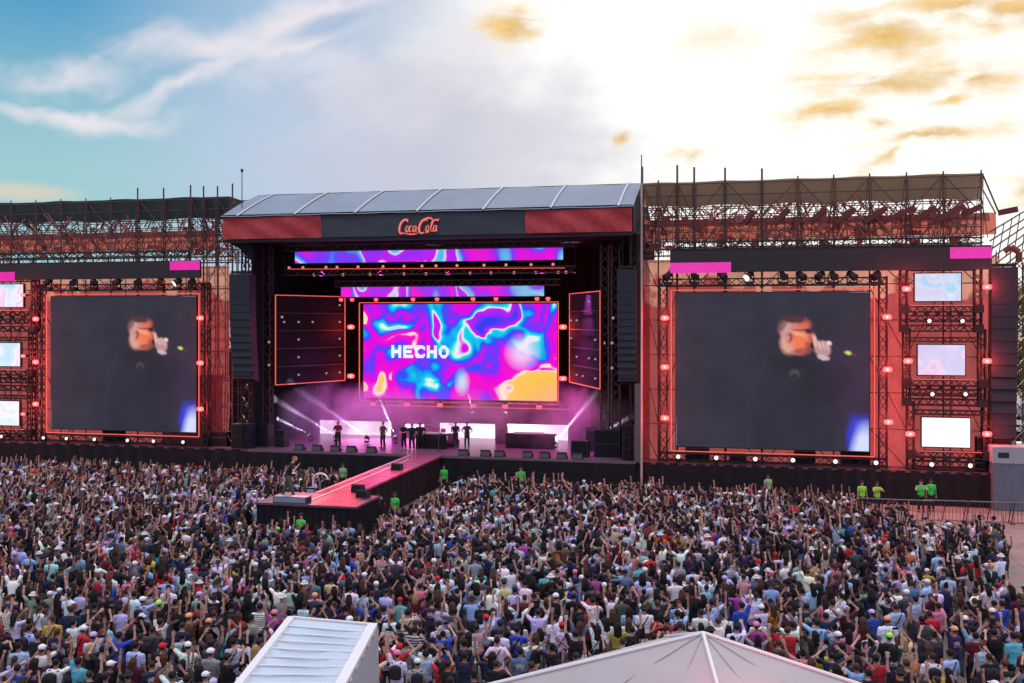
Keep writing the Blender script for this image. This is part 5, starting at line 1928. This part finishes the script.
# speaker stacks and cases standing on the stage
for k, (x0, x1, y0, y1, vv, lab) in enumerate(((231, 250, 424, 449, -.4, "black subwoofer stack below the left speaker column"), (255, 268, 424, 449, .8, "black subwoofer stack just inside the stage's left edge"), (274, 284, 430, 449, .8, "small black amplifier stack left of the beams"),
                                               (594, 620, 430, 455, .8, "wide black cabinet right on stage beside the purple smoke"), (622, 634, 425, 457, -.2, "black cabinet below the right speaker column"), (571, 588, 441, 455, .6, "low black cabinet under the rightmost beam"))):
    a, b = W(x0, y1, vv), W(x1, y1, vv)
    zt = W((x0 + x1) / 2, y0, vv).z
    t = thing("speaker_stack", ((a.x + b.x) / 2, vv, DECKH + .005), lab, "speaker stack", "black stacks on stage")
    n = max(1, int(round((zt - DECKH) / .7)))
    for q in range(n):
        h0 = DECKH + .006 + (zt - DECKH) * q / n
        m = MB(); m.bb((a.x, vv, h0), (b.x, vv + .8, h0 + (zt - DECKH) / n - .015)); cb = m.build("cabinet", M["speaker"], t)
        m = MB(); m.bb((a.x + .06, vv - .02, h0 + .06), (b.x - .06, vv - .004, h0 + (zt - DECKH) / n - .07)); m.build("grille", M["black"], cb)
# wedges along the front edge
for k, x in enumerate((464, 486, 500, 528, 545, 562, 578, 300, 318, 336, 352, 372)):
    p = W(x, 452, -.2)
    t = thing("stage_monitor", (p.x, -.2, DECKH + .005), "%s black wedge monitor from the %s along the stage front" % (ORD[k % 7], "runway going right" if k < 7 else "stage's left edge"), "speaker", "wedge monitors along the stage front")
    m = MB(); m.add([(p.x - .32, -.45, DECKH + .005), (p.x + .32, -.45, DECKH + .005), (p.x + .32, .1, DECKH + .005), (p.x - .32, .1, DECKH + .005), (p.x - .32, -.35, DECKH + .42), (p.x + .32, -.35, DECKH + .42), (p.x + .32, 0, DECKH + .12), (p.x - .32, 0, DECKH + .12)],
                    [(3, 2, 1, 0), (0, 1, 5, 4), (1, 2, 6, 5), (2, 3, 7, 6), (3, 0, 4, 7), (4, 5, 6, 7)]); m.build("cabinet", M["speaker"], t)
    m = MB(); m.bb((p.x - .28, -.475, DECKH + .05), (p.x + .28, -.462, DECKH + .3)); m.build("grille", M["steel"], t)

# ------------------------------------------------------------------ beams, smoke and stage light
beams = [((311, 443), (287, 431)), ((336, 443), (311, 428)), ((367, 446), (341, 428)), ((396, 443), (380, 405)), ((457, 446), (420, 400)), ((473, 414), (465, 380)), ((505, 414), (516, 385)), ((555, 448), (570, 430)), ((583, 450), (605, 438))]
for k, (a, b) in enumerate(beams):
    vv = 4.2 if a[1] > 430 else 7.0
    A, B = W(a[0], a[1], vv), W(b[0], b[1], vv - .3)
    lift = max(0.0, DECKH + .45 - A.z); A.z += lift; B.z += lift
    make_spot_fixture(A - V3((0, 0, .4)), B - A, "%s beam light from the left shooting a white shaft over the stage" % ORD[k], "beam lights on stage", M["whitelamp"], .8, "beam_light")
    d = (B - A).normalized()
    lamp("beam_spot", "SPOT", A + d * .22, (.90, .72, 1.0), 26000, target=A + d * 10, size=.05, angle=6.5, blend=.6)


def smoke(name, c, r, dens, col, label):
    m = bpy.data.materials.new(name)
    m.use_nodes = True
    nt = m.node_tree
    nt.nodes.clear()
    o = nt.nodes.new("ShaderNodeOutputMaterial")
    pv = nt.nodes.new("ShaderNodeVolumePrincipled")
    pv.inputs["Color"].default_value = (*col, 1)
    tc = nt.nodes.new("ShaderNodeTexCoord")
    no = nt.nodes.new("ShaderNodeTexNoise")
    no.inputs["Scale"].default_value = .55
    no.inputs["Detail"].default_value = 3
    nt.links.new(tc.outputs["Object"], no.inputs["Vector"])
    mr = nt.nodes.new("ShaderNodeMapRange")
    mr.inputs[1].default_value = .42
    mr.inputs[2].default_value = .72
    mr.inputs[3].default_value = dens * .12
    mr.inputs[4].default_value = dens * 2.0
    nt.links.new(no.outputs["Fac"], mr.inputs[0])
    ln = nt.nodes.new("ShaderNodeVectorMath")
    ln.operation = "LENGTH"
    sc_ = nt.nodes.new("ShaderNodeVectorMath")
    sc_.operation = "DIVIDE"
    nt.links.new(tc.outputs["Object"], sc_.inputs[0])
    sc_.inputs[1].default_value = r
    nt.links.new(sc_.outputs[0], ln.inputs[0])
    fall = nt.nodes.new("ShaderNodeMapRange")
    fall.inputs[1].default_value = 1.0
    fall.inputs[2].default_value = .3
    nt.links.new(ln.outputs["Value"], fall.inputs[0])
    mu = nt.nodes.new("ShaderNodeMath")
    mu.operation = "MULTIPLY"
    nt.links.new(mr.outputs[0], mu.inputs[0])
    nt.links.new(fall.outputs[0], mu.inputs[1])
    nt.links.new(mu.outputs[0], pv.inputs["Density"])
    nt.links.new(pv.outputs[0], o.inputs["Volume"])
    v, f = tess(("ell", (0, 0, 0), r), 16)
    me = mesh_np(name, v, f, m)
    ob = bpy.data.objects.new("smoke", me)
    ob.location = c
    COL.objects.link(ob)
    tag(ob, label, "smoke", kind="stuff")


c1 = W(350, 425, 4.5); c1.z = max(c1.z, DECKH + 1.6)
smoke("smoke_purple", c1, (7.2, 3.6, 2.9), .42, (.95, .85, 1.0), "purple smoke drifting over the left half of the stage")
c2 = W(575, 420, 4.5)
smoke("smoke_magenta", c2, (4.6, 3.6, 2.9), .30, (1, .85, 1.0), "magenta smoke drifting over the right part of the stage")
c3 = W(465, 420, 4.5)
smoke("smoke_middle", c3, (5.6, 3.4, 2.4), .26, (1, .85, 1.0), "thin pink smoke in the middle of the stage")
# coloured stage lamps (their fixtures hang on the stage trusses)
for (x, y, v, tx, ty, tv, col, pw, ang) in (
        (320, 270, 3.0, 345, 430, 4.5, (.5, .08, 1.0), 6500, 60), (380, 270, 3.0, 375, 430, 5.0, (1.0, .02, .42), 8000, 60), (450, 270, 3.0, 455, 430, 5.0, (1.0, .02, .40), 7500, 60),
        (540, 270, 3.0, 560, 430, 4.5, (1.0, .02, .50), 9500, 60), (575, 270, 3.0, 600, 420, 4.5, (.8, .12, .8), 5500, 50)):
    lamp("stage_wash", "SPOT", W(x, y, v), col, pw, target=W(tx, ty, tv), size=.2, angle=ang, blend=.8)
lamp("runway_wash", "SPOT", W(420, 262, 1.5), (1.0, .12, .25), 16000, target=V3((-19.8, -9.5, DECKH)), size=.2, angle=26, blend=.9)
lamp("runway_wash", "SPOT", W(330, 262, 1.5), (1.0, .10, .14), 15000, target=V3((-19.4, -16.5, DECKH)), size=.2, angle=16, blend=.9)
lamp("runway_wash", "SPOT", W(300, 262, 1.5), (1.0, .62, .58), 5200, target=V3((-21.6, -16.8, DECKH)), size=.2, angle=14, blend=.9)
al = lamp("screen_spill", "AREA", W(460, 352, V_MAIN - .5), (.8, .2, 1.0), 260, target=W(460, 352, -10), size=(12, 5.5))
al = lamp("low_screen_spill", "AREA", W(445, 430, 8.7), (1.0, .15, .65), 240, target=W(445, 435, -10), size=(15, 1.0))

# ------------------------------------------------------------------ pit barriers and the right end
def barrier(a, b, label, n):
    a, b = V3(a), V3(b)
    t = thing("crowd_barrier", (a + b) / 2, label, "barrier", "crowd barriers")
    m = MB(); m.tube(a + V3((0, 0, 1.15)), b + V3((0, 0, 1.15)), .035, n=6); m.build("top_rail", M["steel"], t)
    m = MB()
    m.tube(a + V3((0, 0, .12)), b + V3((0, 0, .12)), .025, n=6)
    for k in range(n + 1):
        p = a.lerp(b, k / n); m.tube(p + V3((0, 0, .12)), p + V3((0, 0, 1.15)), .012, n=4)
    m.build("bars", M["darksteel"], t)
    for f in (.02, .5, .98):
        p = a.lerp(b, f)
        m = MB(); m.beam(p + V3((0, .0, .03)), p + V3((0, .8, .03)), .05); m.beam(p + V3((0, .75, .03)), p + V3((0, 0, 1.1)), .04); m.build("leg", M["darksteel"], t)


p0 = G(923, 522, 0); p1 = G(1060, 527, 0)
L_ = (p1 - p0)
for k in range(3):
    barrier(p0 + L_ * (k / 3 + .004), p0 + L_ * ((k + 1) / 3 - .004), "%s section of dark metal barrier along the bare paving at right" % ("first", "middle", "outermost")[k], 12)
for k in range(5):
    a = -15.5 + k * 5.0
    barrier((a, -5.75, 0), (a + 4.9, -5.75, 0), "%s pit barrier section going right from the runway" % ORD[k], 20)

# trailer
a = W(991, 495, 1.5)
t = thing("trailer", (a.x + 3, 3, 0), "grey site trailer behind the pale box at far right", "trailer")
x0 = a.x
zt = W(1008, 446, 1.5).z
m = MB(); m.bb((x0, 1.5, .5), (x0 + 9, 4, zt - .9)); m.build("body", M["trailer"], t)
m = MB(); m.bb((x0 - .02, 1.48, zt - .9), (x0 + 9.02, 4.02, zt)); m.build("upper_body", M["white"], t)
m = MB(); m.bb((x0 + .45, 1.46, zt - .62), (x0 + 1.0, 1.478, zt - .3)); m.build("window", M["glass"], t)
for dx in (1.5, 2.6, 7.5):
    m = MB(); m.tube((x0 + dx, 1.52, .48), (x0 + dx, 1.85, .48), .47, n=16); m.build("wheel", M["black"], t)
q = W(1000, 470, -1.2)
t = thing("generator_box", (q.x, -1.2, 0), "pale grey tall box with dark window beside the right end of the deck", "cabin")
zt = W(1003, 447, -1.2).z
m = MB(); m.bb((q.x - .35, -1.2, .02), (q.x + 4.5, .9, zt - .9)); m.build("body", mat("slate_panel", (.13, .145, .19), .6, var=.3), t)
m = MB(); m.bb((q.x - .38, -1.23, zt - .9), (q.x + 4.55, .93, zt)); m.build("upper_body", M["trailer"], t)
m = MB(); m.bb((q.x - .1, -1.25, zt - .6), (q.x + .45, -1.235, zt - .3)); m.build("window", M["glass"], t)
# grandstand with pale roofs behind
a = W(1000, 430, 14)
t = thing("grandstand", (a.x + 15, 14, 0), "low stand with stacked pale roof edges behind the trailer", "building")
for k, (y0, y1) in enumerate(((406, 416), (420, 424), (427, 430))):
    zt, zb = W(1010, y0, 14).z, W(1010, y1, 14).z
    m = MB(); m.bb((a.x - .5, 14 - k * .4, zb), (a.x + 30, 20, zt)); m.build("roof_edge", M["white"] if k else M["trailer"], t)
m = MB(); m.bb((a.x, 14.2, 0), (a.x + 30, 22, W(1010, 431, 14).z)); m.build("wall", M["glass"], t)


# trees behind the right end
def tree(loc, h, r, label, seed):
    rr = random.Random(seed)
    t = thing("tree", loc, label, "tree", "trees behind the right end")
    L = V3(loc)
    m = MB(); m.tube(L, L + V3((0, 0, h * .5)), .35, .18, 8)
    tips = []
    for k in range(9):
        an = k * 2.4
        s = L + V3((0, 0, h * rr.uniform(.25, .5)))
        e = L + V3((math.cos(an) * r * .7, math.sin(an) * r * .7, h * rr.uniform(.5, .9)))
        m.tube(s, e, .12, .04, 6); tips.append(e)
    m.build("trunk", M["bark"], t)
    m = MB()
    cl = [L + V3((rr.gauss(0, r * .45), rr.gauss(0, r * .45), h * rr.uniform(.35, .98))) for _ in range(28)] + tips
    for c in cl:
        cr = rr.uniform(.5, 1.1)
        for _ in range(130):
            p = c + V3((rr.gauss(0, cr * .6), rr.gauss(0, cr * .6), rr.gauss(0, cr * .5)))
            a = V3((rr.uniform(-1, 1), rr.uniform(-1, 1), rr.uniform(-1, 1))).normalized() * .2
            b = V3((rr.uniform(-1, 1), rr.uniform(-1, 1), rr.uniform(-1, 1))).normalized() * .13
            m.quad(p - a, p + b, p + a, p - b)
    m.build("crown", M["leaf"], t)


for k, (x, v, h, r_, lab) in enumerate(((1004, 26, 12.5, 3.2, "olive tree half hidden by the far right speaker column"), (1030, 30, 13.5, 4.0, "olive tree at the photo's right edge beyond the speaker column"), (1060, 24, 11, 3.5, "rounder dark tree outside the right edge"))):
    if k == 2:
        continue
    p = W(x, 400, v)
    tree((p.x, v, 0), h, r_, lab, k + 3)

# ------------------------------------------------------------------ tents in front
def tri_sheet(m, A, B, C, n, sag):
    """triangular cloth between three corners, sagging a little"""
    A, B, C = V3(A), V3(B), V3(C)
    idx, vs, fs = {}, [], []
    for i in range(n + 1):
        for j in range(n + 1 - i):
            a, b = i / n, j / n
            c = 1 - a - b
            p = A * c + B * a + C * b
            p.z += (.03 * math.sin(a * 19 + b * 31 + 3 * math.sin(a * 7)) + .015 * math.sin(a * 47 - b * 12)) * min(1, 60 * a * b * c)
            p.z -= sag * 27 * a * b * c + sag * .8 * 4 * (a * b + b * c + c * a) * .3
            idx[i, j] = len(vs); vs.append(p)
    for i in range(n):
        for j in range(n - i):
            fs.append((idx[i, j], idx[i + 1, j], idx[i, j + 1]))
            if i + j < n - 1:
                fs.append((idx[i + 1, j], idx[i + 1, j + 1], idx[i, j + 1]))
    m.add(vs, fs)


def loc_z(xp, dz, h):
    """point at depth dz, sideways offset xp metres (from the view axis), height h"""
    return V3((-SN * dz + CS * xp, CAMY + CS * dz + SN * xp, h))


# peaked tent
ap = 17.5
apx = (703 - 512) / 1000 * ap
AP = loc_z(apx, ap, CAMH - (634 - YH) / 1000 * ap)
ez = AP.z - 2.05
cn = [loc_z(apx - .1, ap - 6.3, ez), loc_z(apx + 6.4, ap - .2, ez), loc_z(apx + .3, ap + 6.3, ez), loc_z(apx - 6.4, ap + 1.4, ez)]
t = thing("peaked_tent", (AP.x, AP.y, 0), "large white tent with a low pointed roof in front of the crowd", "tent")
m = MB()
for k in range(4):
    tri_sheet(m, AP, cn[k], cn[(k + 1) % 4], 48, .05)
m.build("roof", M["tentgrey"], t, True)
m = MB()
for k in range(4):
    m.tube(AP + V3((0, 0, .02)), cn[k] + V3((0, 0, .02)), .035, n=6)
m.build("ridge_seam", M["white"], t)
for k in range(4):
    for f in (.33, .67):
        m = MB(); e = cn[k].lerp(cn[(k + 1) % 4], f)
        pts = [AP.lerp(e, q / 8) + V3((0, 0, .035 - .075 * math.sin(math.pi * q / 8))) for q in range(9)]
        for q in range(8):
            m.beam(pts[q], pts[q + 1], .022, .008)
        m.build("panel_seam", M["tentgrey"], t)
m = MB()
for k in range(4):
    a, b = cn[k], cn[(k + 1) % 4]
    m.sheet(lambda i, j: a.lerp(b, i) + V3((0, 0, -.35 * j)), 12, 1)
m.build("valance", M["white"], t)
for k in range(4):
    m = MB(); m.tube((cn[k].x, cn[k].y, 0), cn[k], .05, n=8); m.build("pole", M["steel"], t)
m = MB(); m.tube((AP.x, AP.y, 0), AP, .05, n=8); m.build("pole", M["steel"], t)

# low canopy: four roof corners
hh = 3.2
TL, TR = G(291, 619, hh), G(369, 626, hh)
BL_, BR_ = G(240, 684, hh), G(337, 684, hh)
dl, dr = BL_ - TL, BR_ - TR
BL2, BR2 = TL + dl * 1.5, TR + dr * 1.5
t = thing("low_canopy", ((TL + BR2) / 2) * 1.0, "small white canopy with pleated ribbed roof standing in the crowd", "canopy")
t.location.z = 0
m = MB()
m.sheet(lambda i, j: TL.lerp(BL2, j).lerp(TR.lerp(BR2, j), i) + V3((0, 0, (-.15 * abs(math.sin(j * 12 * math.pi + .25 * math.sin(i * 4))) * math.sin(math.pi * i) ** .35 + .015 * math.sin(i * 9 + j * 60)) * min(1, j * 9))), 20, 144)
m.build("roof", M["tentcloth"], t, True)
m = MB()
m.beam(TL, BL2, .16, .14); m.beam(TR + V3((.1, 0, 0)), BR2 + V3((.1, 0, 0)), .22, .16); m.beam(TL + V3((0, .06, 0)), TR + V3((0.1, .06, 0)), .07, .1); m.beam(BL2, BR2, .12, .1)
m.build("roof_frame", M["white"], t)
m = MB()
o_ = TR + V3((.22, .05, 0)); o2 = BR2 + V3((.22, 0, 0))
m.sheet(lambda i, j: o_.lerp(o2, i) + V3((.03 * math.sin(i * 50), 0, -.0 - 2.8 * j)), 60, 3)
m.build("side_wall", mat("grey_side_cloth", (.38, .40, .46), .7, bump=.3), t, True)
for k in range(1, 12):
    m = MB(); m.tube(TL.lerp(BL2, k / 12) + V3((.05, 0, .01)), TR.lerp(BR2, k / 12) + V3((-.05, 0, .01)), .018, n=6); m.build("rib", M["white"], t)
for p in (TL, TR, BL2, BR2):
    m = MB(); m.tube((p.x, p.y, 0), p - V3((0, 0, .08)), .04, n=8); m.build("leg", M["white"], t)
# red lit patch on the peaked tent comes from a small festoon lamp under its roof
lp = loc_z(apx + .75, ap - 1.5, AP.z - .95)
t = thing("tent_lamp", lp, "small red lamp glowing through the peaked tent's roof", "lamp")
lamp("tent_glow", "POINT", lp + V3((0, 0, .12)), (1.0, .06, .1), 170, size=.15)
m = MB(); m.tube(lp, lp - V3((0, 0, .12)), .09, .06, 10); m.build("lens", M["redlamp"], t)
m = MB(); m.tube(lp - V3((0, 0, .121)), lp - V3((0, 0, .2)), .06, .05, 8); m.tube(lp - V3((0, 0, .2)), lp - V3((0, 0, .9)), .015, n=5); m.build("housing", M["blackmetal"], t)
